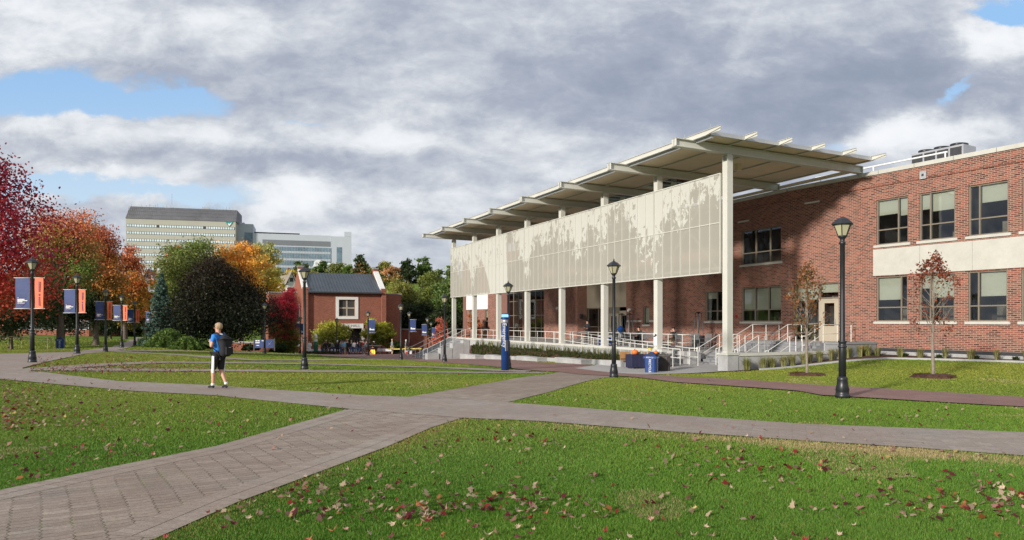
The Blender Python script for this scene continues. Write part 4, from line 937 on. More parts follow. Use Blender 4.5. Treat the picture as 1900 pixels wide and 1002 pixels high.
# posts with one blue banner around the hall
lh=make_lamp(True); banner(lh,1,.6,'banner_blue',kind='light',gap=.06)
hl=[('L14',None,LL['L14']),('L15',None,LL['L15'])]
p=LAMPS['L14']; Y=F*4.3/p[2]; lh.location=((p[0]-CX)/F*Y,Y,EYE-(p[1]-HY)/p[2]*4.3); lh['label']=LL['L14']; lh['group']='lamp posts with a single blue banner'
def hallamp(px,top,hh,label,flip=False):
    Y=F*4.3/hh; base=top+hh; z=EYE-(base-HY)/hh*4.3; o=dup(lh,label,((px-CX)/F*Y,Y,z),math.pi if False else 0)
    if flip:
        for c in kids(o):
            if c.name.startswith('banner'): c.location.x=-.72
    return o
hallamp(759.6,577,78,LL['L15']); hallamp(793,588,68,'black lamp post with blue banner hanging left of its pole, beyond the stairs',True); hallamp(800,596,60,'farthest black lamp post with pale blue banner beside the small red tree')
hallamp(544.7,586,72,'black lamp post with blue banner left of the hall in front of the crimson bush'); hallamp(557,586,71,'black lamp post with blue banner partly behind the nearer black post left of the hall')
o=dup(protoA,'black lantern post rising behind the left small green tree at the hall',((625-CX)/F*76,76,g((625-CX)/F*76,76))); 
# ------------------------------------------------------------------ emergency post
x,y=(937-CX)/F*33.2,33.2; zb_=EYE-94/F*33.2
t=thing('emergency_post','tall blue emergency call post with white vertical lettering','emergency post',(x,y,zb_))
m=MB(); m.lathe([(.185,0),(.185,2.0),(.185,2.28),(.19,2.29),(.19,2.30)],20); m.build('post_body','blue_paint',t,True)
m=MB(); m.lathe([(.20,2.52),(.20,2.60),(.14,2.62)],20); m.lathe([(.19,2.30),(.19,2.33)],20); m.build('collar','blue_paint',t,True)
m=MB(); m.lathe([(.13,2.30),(.13,2.53)],16); m.build('speaker_band','grey_metal',t,True)
m=MB(); m.lathe([(.16,2.62),(.16,2.72),(.13,2.75)],20); m.build('beacon','blue_light',t,True)
m=MB(); m.lathe([(.15,2.752),(.14,2.79),(.05,2.80)],16); m.build('cap','dark_metal',t,True)
text_mesh('lettering','Emergency',.26,'white_paint',t,(-.03,-.19,1.75),(R(90),R(90),0),.004)
m=MB(); m.box(.04,.14,-.205,-.155,1.0,1.52); m.build('call_panel','dark_metal',t); m=MB(); m.box(.02,.035,-.21,-.15,1.0,1.52); m.build('panel_edge','white_rail',t)
# ------------------------------------------------------------------ bins
def bin_body(m,w,h,ch=.06,taper=.92):
    def ring(s,z): a=w/2*s; c=ch; return [(-a+c,-a,z),(a-c,-a,z),(a,-a+c,z),(a,a-c,z),(a-c,a,z),(-a+c,a,z),(-a,a-c,z),(-a,-a+c,z)]
    R0,R1=ring(taper,0.03),ring(1,h); m.add(R0+R1,[tuple(range(7,-1,-1)),tuple(range(8,16))]+[(i,(i+1)%8,8+(i+1)%8,8+i) for i in range(8)])
def recycle(label,x,y,z,rz,group):
    t=thing('recycling_bin',label,'recycling bin',(x,y,z),rz,group)
    m=MB(); bin_body(m,.56,.72); bo=m.build('bin_body','blue_paint',t)
    m=MB(); m.box(-.31,.31,-.31,.31,.722,.82); a=.30
    m.add([(-a,-a,.82),(a,-a,.82),(a,a,.82),(-a,a,.82),(-.05,-.05,1.02),(.05,-.05,1.02),(.05,.05,1.02),(-.05,.05,1.02)],[(0,1,5,4),(1,2,6,5),(2,3,7,6),(3,0,4,7),(4,5,6,7)]); ld=m.build('lid','blue_paint',t)
    m=MB()
    for k in range(4):
        m.M=Matrix.Rotation(k*math.pi/2,4,'Z'); m.hexa([(-.13,-.262,.855),(.13,-.262,.855),(.13,-.20,.856),(-.13,-.20,.856),(-.09,-.172,.94),(.09,-.172,.94),(.09,-.12,.94),(-.09,-.12,.94)])
    m.M=Matrix(); m.build('slot','dark_metal',ld)
    for k in range(4):
        an=k*math.pi/2; d=.287
        text_mesh('lettering','RECYCLE' if k%2==0 else 'RECYCLING',.155 if k%2==0 else .135,'white_paint',bo,(math.sin(an)*d,-math.cos(an)*d,.38),(R(90),R(90),an),.003)
        text_mesh('lettering','RECYCLE',.085,'white_paint',ld,(math.sin(an)*.312,-math.cos(an)*.312,.77),(R(90),0,an),.003)
    return t
Yb=33.0
recycle('blue recycling bin with pyramid lid beside the brown bin',(1209-CX)/F*Yb,Yb,EYE-97/F*Yb,R(-28),'')
x,y=(112-CX)/F*58,58; recycle('blue recycling bin under the left trees by the walkway',x,y,EYE-52/F*58,R(20),'')
Yb=33.9; t=thing('litter_bin','dark brown slatted litter bin next to the blue recycling bin','litter bin',((1232-CX)/F*Yb,Yb,EYE-95.0/F*Yb),R(-20))
m=MB(); bin_body(m,.54,.80,.08,.88)
for k in range(4):
    m.M=Matrix.Rotation(k*math.pi/2,4,'Z')
    for i in range(6): m.hexa([(-.22+i*.075,-.262,.05),(-.18+i*.075,-.262,.05),(-.18+i*.075,-.22,.05),(-.22+i*.075,-.22,.05),(-.235+i*.08,-.29,.79),(-.19+i*.08,-.29,.79),(-.19+i*.08,-.25,.79),(-.235+i*.08,-.25,.79)])
m.M=Matrix(); m.build('bin_body','bin_brown',t); m=MB(); m.box(-.33,.33,-.33,.33,.802,.85); m.lathe([(.2,.85),(.2,.87)],16); m.build('rim','bin_brown',t)
# ------------------------------------------------------------------ table with pumpkins
Yt=36.0; tx_,tz_=(1196.5-CX)/F*Yt,EYE-88.5/F*Yt
tb=thing('draped_table','long table under a navy cloth in front of the ramp','table',(tx_,Yt,tz_),R(14))
m=MB()
for sx in (-.8,.8):
    for sy in (-.3,.3): m.tube([(sx,sy,0),(sx,sy,.72)],.018,6)
m.build('leg','grey_metal',tb); m=MB(); m.box(-.9,.9,-.37,.37,.72,.745); m.build('tabletop','grey_plastic',tb)
m=MB(); n=80; ring=[]
per=[(-.92,-.39),(.92,-.39),(.92,.39),(-.92,.39)]
def perim(t_):
    L=[1.84,.78,1.84,.78]; s=t_*sum(L)
    for i,l in enumerate(L):
        if s<=l or i==3: a,b=per[i],per[(i+1)%4]; k=s/l; return (a[0]+(b[0]-a[0])*k,a[1]+(b[1]-a[1])*k)
        s-=l
top=[(*perim(i/n),.755) for i in range(n)]; bot=[]
for i in range(n):
    x,y=perim(i/n); f=1+.035*math.sin(i*1.9)+.02*math.sin(i*.7); bot.append((x*f*1.01,y*f*1.05,.10+.02*math.sin(i*.5)))
m.add(top+bot,[tuple(range(n))]+[(i,n+i,n+(i+1)%n,(i+1)%n) for i in range(n)]); cl=m.build('tablecloth','navy_cloth',None,True); cl.location=tb.location; cl.rotation_euler=tb.rotation_euler; tag(cl,'navy blue cloth hanging over the table by the bins','tablecloth')
def on_table(x,y,z=.76):
    return tb.matrix_basis@Vector((x,y,z))
bpy.context.view_layer.update()
def pumpkin(label,x,y,r):
    t=thing('pumpkin',label,'pumpkin',on_table(x,y))
    m=MB(); n=30; pr=[(-.9,.35),(-.75,.8),(-.3,1.0),(.3,1.0),(.7,.8),(.85,.4),(.78,.1)]; vs=[]
    for zz_,rr_ in pr:
        for k in range(n): a=2*math.pi*k/n; q=r*rr_*(1-.07*abs(math.sin(a*5))**.5*0-.08*(abs(math.cos(a*5))<.35)); vs.append((q*math.cos(a),q*math.sin(a),r*.8*(zz_+.9)))
    m.add(vs,[(i*n+k,i*n+(k+1)%n,(i+1)*n+(k+1)%n,(i+1)*n+k) for i in range(6) for k in range(n)]+[tuple(range(n-1,-1,-1)),tuple(6*n+k for k in range(n))]); m.build('pumpkin_flesh','pumpkin',t,True)
    m=MB(); m.tube([(0,0,r*1.3),(0,.01,r*1.5),(.02,.02,r*1.75)],[.022,.016,.02],6); m.build('stalk','bark',t)
pumpkin('largest orange pumpkin on the left end of the navy table',-.62,-.12,.165); pumpkin('smaller orange pumpkin on the right end of the navy table',.62,.0,.115)
def basket(label,x,y,col,cat='flowers',r=.1,h=.13,fl=True):
    t=thing('flower_pot' if fl else 'basket',label,cat,on_table(x,y)); m=MB(); m.lathe([(r*.75,0),(r,h),(r*1.05,h)],14); m.build('pot','wood',t)
    if fl:
        m=MB()
        for k in range(46):
            a=random.uniform(0,6.28); e=random.uniform(0,1.3); m.blob((r*1.2*math.cos(a)*math.sin(e),r*1.2*math.sin(a)*math.sin(e),h+.03+r*1.2*math.cos(e)),(.028,.028,.022),k,1,.2)
        m.build('blossoms',col,t)
basket('pot of yellow and white flowers on the navy table',.30,.05,'flower_yellow',r=.11); basket('brown basket of gourds beside the large pumpkin',-.36,.05,'wood','basket',.11,.12,True if False else False)
basket('dark red basket at the middle of the navy table',.05,.1,'wood','basket',.10,.1,False); basket('small pot of cream blooms at the right end of the table',.82,.05,'cloth_white',r=.06,h=.08)
t=thing('folding_chair','brown chair back behind the left end of the navy table','chair',tb.matrix_basis@Vector((-.75,.75,0)),R(10)); m=MB(); m.box(-.25,.25,.17,.2,.5,.86); m.build('backrest','wood',t); m=MB(); m.box(-.25,.25,-.2,.2,.42,.45); m.build('seat','wood',t)
for sx in (-.22,.22):
    for sy in (-.18,.18): m=MB(); m.tube([(sx,sy,0),(sx,sy,.5 if sy>0 else .42)],.014,6); m.build('leg','grey_metal',t)
# paper sign taped on the second column
q=W(-.185,SP,0); m=MB(); m.box(-.006,0,-.15,.15,1.0-.6,1.0+.62); m.box(-.012,-.006,-.13,.13,1.30,1.52)
t=thing('paper_sign','white paper sign on the second column with a black bird mark','sign',W(-.18,SP,0),BR); m=MB(); m.box(-.008,0,-.15,.15,.45,1.12); m.build('sheet','white_paint',t); m=MB(); m.box(-.014,-.008,-.13,.05,.95,1.04); m.box(-.0145,-.008,-.02,.13,.90,.97); m.box(-.0145,-.008,-.08,.0,1.0,1.08); m.build('bird_mark','dark_metal',t)
# ------------------------------------------------------------------ terrace furniture
def ttable(label,v,u):
    t=thing('cafe_table',label,'table',W(v,u,FZ),BR,'grey tables on the terrace'); m=MB(); m.lathe([(.45,.72),(.45,.75)],20); m.build('tabletop','grey_plastic',t,False); m=MB(); m.tube([(0,0,0),(0,0,.72)],.035,8); m.lathe([(.25,0),(.22,.03)],16); m.build('pedestal','grey_plastic',t)
def tchair_proto():
    t=thing('slatted_chair','x','chair',(0,0,0),0,'grey slatted chairs on the terrace')
    m=MB(); [m.box(-.23,.23,-.22+i*.075,-.165+i*.075,.43,.45) for i in range(6)]; m.build('seat','grey_plastic',t)
    m=MB()
    for i in range(6): z=.52+i*.07; m.box(-.23,.23,.22+i*.012,.235+i*.012,z,z+.055)
    m.build('backrest','grey_plastic',t)
    for sx in (-.23,.23):
        m=MB(); m.tube([(sx,-.2,0),(sx,-.2,.64),(sx,.24,.64)],.016,6); m.build('leg','grey_plastic',t); m=MB(); m.tube([(sx,.2,0),(sx,.23,.5),(sx,.30,.94)],.016,6); m.build('leg','grey_plastic',t)
    return t
ttable('round grey table in front of the left seated person',4.6,14.3); ttable('round grey table in front of the right seated person',4.3,10.3); ttable('empty round grey table nearest the column at the right',4.0,7.2); ttable('empty round grey table near the blue cooler',5.2,18.2)
tc_=tchair_proto(); first=True
for (v,u,r_) in [(5.4,14.6,90),(5.2,10.4,90),(3.7,13.4,-60),(3.5,11.2,-100),(3.3,9.6,-70),(4.8,8.2,60),(3.2,7.4,-90),(4.0,6.3,180),(4.7,6.6,120),(4.4,16.6,-70),(5.9,17.6,60),(5.0,12.3,10),(3.6,15.2,-90)]:
    lab='grey slatted terrace chair '+('drawn up under a seated person' if first and False else 'behind the level cream rail, back toward the brick wall' if r_>0 and r_<130 else 'behind the level cream rail, turned away from the wall')
    o=tc_ if first else dup(tc_); first=False; o['label']=lab; o.location=W(v,u,FZ); o.rotation_euler=(0,0,BR+R(r_-90+180))
def heater(label,v,u):
    t=thing('patio_heater',label,'patio heater',W(v,u,FZ),BR,'black pyramid patio heaters')
    for sx in (-1,1):
        for sy in (-1,1): m=MB(); m.bar((sx*.27,sy*.27,0),(sx*.13,sy*.13,2.15),.045,.045); m.build('frame_bar','black_paint',t)
    m=MB(); m.box(-.28,.28,-.28,.28,.02,.75); m.build('gas_housing','black_paint',t); m=MB(); m.add([(-.18,-.18,2.15),(.18,-.18,2.15),(.18,.18,2.15),(-.18,.18,2.15),(-.05,-.05,2.25),(.05,-.05,2.25),(.05,.05,2.25),(-.05,.05,2.25)],[(3,2,1,0),(4,5,6,7),(0,1,5,4),(1,2,6,5),(2,3,7,6),(3,0,4,7)]); m.build('cap','black_paint',t); m=MB(); m.tube([(0,0,.75),(0,0,2.1)],.05,10); m.build('glass_tube','window_glass',t)
heater('black pyramid heater against the brick wall left of the right window',6.6,10.0); heater('black pyramid heater left of the small wall window, the left one of a pair',7.2,19.6); heater('black pyramid heater left of the small wall window, the right one of a pair',7.3,18.7)
t=thing('blue_cooler','blue plastic cooler barrel with stand on the terrace behind the ramp rail','cooler',W(2.6,14.6,FZ),BR); m=MB(); m.box(-.3,.3,-.5,.5,.04,.62); m.build('chest','blue_paint',t); m=MB(); m.box(-.32,.32,-.52,.52,.622,.7); m.build('lid','cloth_white',t)
t=thing('blue_umbrella','small folded blue sun umbrella standing on the terrace','umbrella',W(5.5,17.2,FZ),BR); m=MB(); m.tube([(0,0,0),(0,0,1.1)],.02,6); m.build('pole','grey_metal',t); m=MB(); m.lathe([(.03,.75),(.16,.9),(.28,1.05),(.22,1.18),(.04,1.3)],10); m.build('canopy','blue_paint',t)
# ------------------------------------------------------------------ left side: tan handrails, sign, hedge etc.
def tan(label,pts,Y):
    rail('handrail',label,[Vector(((px-CX)/F*Y,Y+i*.0,EYE-(py-HY)/F*Y)) for i,(px,py) in enumerate(pts)],.9,'tan ramp handrails at the left',.82,2.2,'tan_rail',.03,(0,0,0),0)
tan('tan double ramp handrail in the shade at the left edge, ending beside the nearest lamp',[(-60,646),(20,646),(88,648)],55); tan('tan double ramp handrail standing behind the nearer tan rail',[(-60,644),(40,645),(96,648)],58)
# ------------------------------------------------------------------ figures
def skin_obj(name,nodes,edges,matn,parent,sub=1,smooth=True):
    """nodes: list of (x,y,z,r) or (x,y,z,rx,ry); first node is the root"""
    me=bpy.data.meshes.new(name); me.from_pydata([n[:3] for n in nodes],edges,[]); o=bpy.data.objects.new(name,me); COL.objects.link(o)
    md=o.modifiers.new('s','SKIN'); md.use_smooth_shade=True; 
    if not me.skin_vertices: me.skin_vertices.new() if hasattr(me.skin_vertices,'new') else None
    sv_=me.skin_vertices[0].data
    for i,n in enumerate(nodes): sv_[i].radius=(n[3],n[4] if len(n)>4 else n[3]); sv_[i].use_root=(i==0)
    ss=o.modifiers.new('u','SUBSURF'); ss.levels=sub; ss.render_levels=sub
    dg=bpy.context.evaluated_depsgraph_get(); nm=bpy.data.meshes.new_from_object(o.evaluated_get(dg)); bpy.data.objects.remove(o)
    nm.name=name; nm.materials.clear(); nm.materials.append(MATS[matn]); nm.polygons.foreach_set('use_smooth',[smooth]*len(nm.polygons)); return link(name,nm,parent)
def figure(label,loc,rz,pose,skin='skin',hair='hair_dark',shirt='cloth_black',pants='denim',sub=1,scale=1.0,group=None,sleeve='long',shorts=False,fingers=False,shoes='cloth_black'):
    t=thing('person',label,'person',loc,rz,group)
    J=dict(pel=(0,0,.94),sp=(0,0,1.12),ch=(0,.0,1.32),nk=(0,.01,1.475),h0=(0,.025,1.565),h1=(0,.02,1.655),
      hipL=(-.09,0,.90),hipR=(.09,0,.90),knL=(-.10,.03,.49),knR=(.10,.03,.49),anL=(-.10,-.01,.085),anR=(.10,-.01,.085),toL=(-.115,.16,.035),toR=(.115,.16,.035),
      shL=(-.175,0,1.395),shR=(.175,0,1.395),elL=(-.235,-.01,1.12),elR=(.235,-.01,1.12),wrL=(-.23,.09,.88),wrR=(.23,.09,.88))
    J.update(pose); 
    for k in J: J[k]=tuple(J[k])
    def n(k,r,r2=None): return (*J[k],r,r2) if r2 else (*J[k],r)
    def lp(a,b,t_): return tuple(J[a][i]+(J[b][i]-J[a][i])*t_ for i in range(3))
    nodes=[n('pel',.105,.08),n('sp',.10,.075),n('ch',.12,.085),n('nk',.055),n('h0',.066,.078),n('h1',.076,.092),
      n('hipL',.075),n('knL',.058),n('anL',.038),n('hipR',.075),n('knR',.058),n('anR',.038),n('shL',.052),n('elL',.042),n('wrL',.027),n('shR',.052),n('elR',.042),n('wrR',.027)]
    def ext(a,b,d): 
        v=(Vector(J[b])-Vector(J[a])).normalized(); return Vector(J[b])+v*d
    hL,hR=ext('elL','wrL',.07),ext('elR','wrR',.07); nodes+=[(*hL,.036,.02),(*hR,.036,.02)]
    cl=lambda a,b:(*lp(a,b,.35),.05)
    calL=(*[c+o for c,o in zip(lp('knL','anL',.3),(0,-.015,0))],.055); calR=(*[c+o for c,o in zip(lp('knR','anR',.3),(0,-.015,0))],.055); nodes+=[calL,calR]
    E=[(0,1),(1,2),(2,3),(3,4),(4,5),(0,6),(6,7),(7,20),(20,8),(0,9),(9,10),(10,21),(21,11),(2,12),(12,13),(13,14),(14,18),(2,15),(15,16),(16,17),(17,19)]
    b=skin_obj('body',nodes,E,skin,t,sub)
    # face, ears, fingers are joined into the body mesh
    m=MB(); hx_,hy_,hz_=J['h0']; 
    HM=Matrix.Translation(Vector(J['h1']))@pose.get('headrot',Matrix()); m.M=HM
    m.tube([(0,.085,-.01),(0,.112,-.045),(0,.09,-.055)],[.008,.015,.01],6); m.blob((-.079,-.005,-.035),(.012,.022,.03),2,1,0); m.blob((.079,-.005,-.035),(.012,.022,.03),2,1,0)
    m.tube([(-.022,.088,-.088),(0,.094,-.088),(.022,.088,-.088)],.006,5); m.M=Matrix()
    for s_,wk,hk,ek in ((-1,'wrL',hL,'elL'),(1,'wrR',hR,'elR')):
        d=(Vector(hk)-Vector(J[wk])).normalized(); side=Vector((0,1,0))-d*d.y; side=side.normalized() if side.length>.1 else Vector((1,0,0)); inn=d.cross(side)*s_
        if fingers or True:
            for q in range(4):
                o_=side*(.024-.016*q); l=[.062,.072,.066,.05][q]; p0=hk+o_+d*.01
                m.tube([p0,p0+d*l*.55+inn*.008,p0+d*l*.8+inn*.03],[.0095,.0085,.007],5)
            p0=Vector(J[wk])+d*.035+side*.028; m.tube([p0,p0+side*.022+d*.03,p0+side*.026+d*.055+inn*.015],[.011,.0095,.008],5)
    # merge
    co=[tuple(v.co) for v in b.data.vertices]; fa=[tuple(p.vertices) for p in b.data.polygons]; nb=len(co)
    me=bpy.data.meshes.new('body'); me.from_pydata(co+m.v,[],fa+[tuple(nb+i for i in f) for f in m.f]); me.materials.append(MATS[skin]); me.polygons.foreach_set('use_smooth',[True]*len(me.polygons)); b.data=me
    m=MB(); m.M=HM; 
    for s_ in (-1,1): m.blob((s_*.031,.082,-.02),(.013,.008,.008),2,1,0)
    m.build('eyes','cloth_black',b)
    # hair
    bm=bmesh.new(); bmesh.ops.create_icosphere(bm,subdivisions=3,radius=1); rr=random.Random(int(abs(loc[0])*50)); ks=[]
    for v in bm.verts:
        x,y,z=v.co; f=1+rr.uniform(-.04,.05); v.co=(x*.094*f,y*.108*f-.012,z*.105*f+.002)
    bmesh.ops.delete(bm,geom=[f for f in bm.faces if (lambda c:(c.y>.045 and c.z<.035) or c.z<-.075 or (c.y>0.01 and c.z<-.03))(f.calc_center_median())],context='FACES')
    me=bpy.data.meshes.new('hair'); bm.to_mesh(me); bm.free(); me.transform(HM); me.materials.append(MATS[hair]); me.polygons.foreach_set('use_smooth',[True]*len(me.polygons)); link('hair',me,t)
    # shirt
    o_=.014; sl=.62 if sleeve=='short' else 1
    eL=(*lp('shL','elL',sl),.052 if sleeve=='short' else .05); eR=(*lp('shR','elR',sl),.052 if sleeve=='short' else .05)
    nodes=[n('ch',.165,.135),(J['sp'][0],J['sp'][1],J['sp'][2],.142,.12),(J['pel'][0],J['pel'][1],J['pel'][2]-.05,.158,.132),(J['nk'][0],J['nk'][1],J['nk'][2]-.03,.078),n('shL',.074),eL,n('shR',.074),eR]
    E=[(0,1),(1,2),(0,3),(0,4),(4,5),(0,6),(6,7)]
    if sleeve!='short': nodes+=[(*lp('elL','wrL',.92),.034),(*lp('elR','wrR',.92),.034)]; E+=[(5,8),(7,9)]
    skin_obj('jacket' if sleeve!='short' else 'shirt',nodes,E,shirt,t,sub)
    k_=.9 if not shorts else .93
    nodes=[(J['pel'][0],J['pel'][1],J['pel'][2]+.0,.146,.124),n('hipL',.105),n('hipR',.105)]
    if shorts: nodes+=[(*lp('hipL','knL',.5),.098),(*lp('hipL','knL',1.0),.088),(*lp('hipR','knR',.5),.098),(*lp('hipR','knR',1.0),.088)]; E=[(0,1),(1,3),(3,4),(0,2),(2,5),(5,6)]
    else: nodes+=[n('knL',.07),(*lp('knL','anL',.95),.055),n('knR',.07),(*lp('knR','anR',.95),.055)]; E=[(0,1),(1,3),(3,4),(0,2),(2,5),(5,6)]
    skin_obj('shorts' if shorts else 'trousers',nodes,E,pants,t,sub)
    for a,to in (('anL','toL'),('anR','toR')):
        A=Vector(J[a]); B=Vector(J[to]); d=(B-A); heel=A-Vector((d.x,d.y,0)).normalized()*.05; heel.z=min(A.z,B.z+.04)-.03
        skin_obj('shoe',[(*heel,.036,.038),(*(A+(B-A)*.45-Vector((0,0,.008))),.042,.036),(*(B),.034,.026)],[(0,1),(1,2)],shoes,t,1)
    t.scale=(scale,)*3; return t
# the walker
Yw=18.45; wx,wz=(406-CX)/F*Yw,EYE-125.5/F*Yw
hd=Matrix.Rotation(R(16),4,'Z')
wk=figure('young man walking away with a black backpack, bright blue shirt and black shorts',(wx,Yw,wz),R(66),dict(
   knL=(-.08,.13,.50),anL=(-.075,.13,.10),toL=(-.085,.29,.045),knR=(.085,.02,.49),anR=(.085,-.17,.13),toR=(.09,-.03,.035),elL=(-.25,.0,1.12),wrL=(-.15,.14,1.25),elR=(.25,.0,1.12),wrR=(.17,.19,1.24),headrot=hd),
   hair='hair_blond',shirt='shirt_blue',pants='shorts_black',sub=2,sleeve='short',shorts=True,fingers=True,scale=1.0)
m=MB()
for s in (-1,1):
    kx=(-.08 if s<0 else .085); 
    a_=Vector((s*.185,.0,.88)); b_=Vector((kx+s*.075,.05 if s<0 else .01,.44)); m.hexa([a_+Vector((0,-.03,0)),a_+Vector((s*.012,-.03,0)),a_+Vector((s*.012,.05,0)),a_+Vector((0,.05,0))][::1]+[a_+Vector((0,-.03,.01)),a_+Vector((s*.012,-.03,.01)),a_+Vector((s*.012,.05,.01)),a_+Vector((0,.05,.01))]) if False else m.bar(a_,b_,.075,.03,up=(1,0,0))
m.build('side_stripe','cloth_white',wk)
for s in ((-.08,.13,.11),(.085,-.17,.14)): m=MB(); m.lathe([(.047,0),(.05,.03),(.045,.06)],12,(s[0],s[1])); o=m.build('sock','cloth_white',wk,True); o.location.z=s[2]-.02
bp=skin_obj('backpack',[(0,-.24,1.16,.185,.14),(0,-.24,.96,.19,.145),(0,-.23,1.32,.165,.11),(0,-.20,1.43,.11,.07),(0,-.22,.85,.15,.10)],[(0,1),(0,2),(2,3),(1,4)],'cloth_black',wk,2)
m=MB(); m.box(-.11,.11,-.39,-.35,.92,1.12); m.tube([(-.12,-.28,1.30),(0,-.325,1.38),(.12,-.28,1.30)],.009,6); m.build('front_pocket','shorts_black',bp)
m=MB(); m.box(-.035,.035,-.394,-.3905,1.10,1.11); m.tube([(-.10,-.14,1.46),(-.06,-.2,1.45)],.012,6); m.build('strap_trim','cloth_white',bp)
for s in (-1,1):
    m=MB(); m.tube([(s*.10,-.16,1.42),(s*.115,-.05,1.49),(s*.115,.06,1.45),(s*.13,.14,1.30),(s*.15,.09,1.12),(s*.15,-.08,1.0)],[.02,.024,.024,.02,.014,.012],8); m.build('shoulder_strap','cloth_black',bp,True)
m=MB(); m.M=Matrix.Translation(Vector((0,.02,1.655)))@hd; m.box(-.07,.07,.094,.10,-.032,-.008); m.tube([(-.072,.095,-.018),(-.084,.0,-.022)],.003,4); m.tube([(.072,.095,-.018),(.084,.0,-.022)],.003,4); m.build('sunglasses','cloth_black',wk)
# crowd variants
PO=[dict(),dict(wrL=(-.10,.26,1.12),elL=(-.22,.04,1.13),knR=(.12,.05,.49)),dict(wrR=(.12,.28,1.15),elR=(.24,.06,1.14),wrL=(-.12,.27,1.08),elL=(-.23,.05,1.12)),
    dict(ch=(0,.12,1.28),nk=(0,.20,1.40),h0=(0,.25,1.48),h1=(0,.27,1.565),shL=(-.17,.13,1.33),shR=(.17,.13,1.33),elL=(-.2,.22,1.08),elR=(.2,.22,1.08),wrL=(-.12,.36,.98),wrR=(.12,.36,.98)),
    dict(anL=(-.13,-.1,.09),toL=(-.15,.06,.04),anR=(.10,.12,.085),toR=(.11,.28,.035),knR=(.1,.13,.5),wrL=(-.27,.0,.86))]
CR=[(574,659,1,'cloth_white','cloth_white','person in a white shirt sitting at the left end of the white tables',200),
 (598,657,3,'cloth_brown','denim','person in a brown jacket bending over the white table behind the hedge',-120),
 (605,657,0,'cloth_black','cloth_black','person in black standing behind the bending person at the hedge',20),
 (612,657.5,1,'cloth_black','denim','person in a dark jacket turned left behind the hedge, under the small green tree',110),
 (619,657.5,3,'cloth_grey','denim','person in a grey top leaning to the left over the white table',100),
 (626,658,0,'cloth_black','cloth_black','person in dark clothes with a white cap behind the right end of the hedge',10),
 (632,660,1,'cloth_grey','denim','person in a grey blue hoodie just right of the hedge end',-60),
 (636,659,2,'cloth_sky','denim','person with a blue backpack partly hidden behind the pale blue shirt',160),
 (640.5,661.5,1,'cloth_sky','khaki','person in a pale blue shirt and khaki trousers standing nearest the hedge end',-100),
 (645.5,660,0,'cloth_black','cloth_black','tall person in black beside the pale blue shirt',150),
 (652,661.5,2,'cloth_black','denim','person in a black jacket and light jeans seen from behind left of the group centre',-10),
 (657.5,660,0,'cloth_white','denim','person in a white top half hidden in the middle of the crowd',30),
 (663.5,661,1,'cloth_black','denim','person in a black coat with a brown head of hair in the crowd centre',-30),
 (668.5,661.8,4,'cloth_black','denim','person in a black jacket and blue jeans stepping right in the crowd',-50),
 (671.5,660,0,'cloth_red','cloth_black','person in a dark red top hidden behind the jeans group',20),
 (675.5,661.8,1,'cloth_black','denim','person in a dark coat and bright blue jeans at the right edge of the crowd',-20),
 (680,661,4,'cloth_grey','cloth_brown','person in a grey coat between the crowd and the fire pit',60),
 (685,659,0,'cloth_black','cloth_black','person in black behind the fire pit on its left',0),
 (698,659,3,'cloth_black','cloth_black','person in a dark jacket with a pale cap leaning over the fire pit',110),
 (727.5,661.5,0,'cloth_grey','khaki','person in a grey hoodie and khaki trousers standing alone facing the tables',-60),
 (753.5,660.5,4,'cloth_grey','khaki','white haired person in a grey jacket and tan trousers near the thin lamp post',80)]
protoP=[None]*5
for i,(px,py,pv_,sh,pa,lab,rzd) in enumerate(CR):
    y_=73.0 if py>=660 else 74.4-(i%3)*.3; x=(px-CX)/F*y_; z=g(x,y_)
    if protoP[pv_] is None:
        o=figure(lab,(x,y_,z),R(rzd),PO[pv_],shirt=sh,pants=pa); protoP[pv_]=o
    else: o=dup(protoP[pv_],lab,(x,y_,z),R(rzd))
    sc_=random.uniform(.90,.98); o.scale=(sc_,)*3; o['group']='people gathered before the red brick hall'
    for c in kids(o):
        b=c.name.split('.')[0]; mm={'jacket':sh,'trousers':pa,'hair':'cloth_white' if i in (5,20,18) else random.choice(['hair_dark','hair_dark','hair_blond']),'body':random.choice(['skin','skin','skin_dark'])}.get(b)
        if mm and c.data.materials: c.material_slots[0].link='OBJECT'; c.material_slots[0].material=MATS[mm]
SIT=dict(pel=(0,0,.50),sp=(0,.02,.68),ch=(0,.05,.87),nk=(0,.08,1.02),h0=(0,.11,1.11),h1=(0,.12,1.20),hipL=(-.09,.02,.49),hipR=(.09,.02,.49),knL=(-.11,.42,.50),knR=(.11,.42,.50),anL=(-.11,.40,.09),anR=(.11,.40,.09),toL=(-.12,.56,.035),toR=(.12,.56,.035),
   shL=(-.17,.05,.95),shR=(.17,.05,.95),elL=(-.26,.16,.75),elR=(.26,.16,.75),wrL=(-.10,.34,.80),wrR=(.10,.34,.80))
figure('seated person in dark clothes at the left terrace table',W(5.35,14.6,FZ),BR+R(95),SIT,sub=1,pants='cloth_black')
S2=dict(SIT); S2.update(elL=(-.25,.18,.78),wrL=(-.06,.24,1.0),elR=(.25,.18,.78),wrR=(.08,.24,1.0))
figure('seated person at the right terrace table with hands raised to the face',W(5.15,10.5,FZ),BR+R(80),S2,sub=1,pants='khaki')
figure('person in black standing in the dark entrance recess behind the column',W(6.2,23.0,FZ),BR+R(120),PO[2],pants='cloth_black')
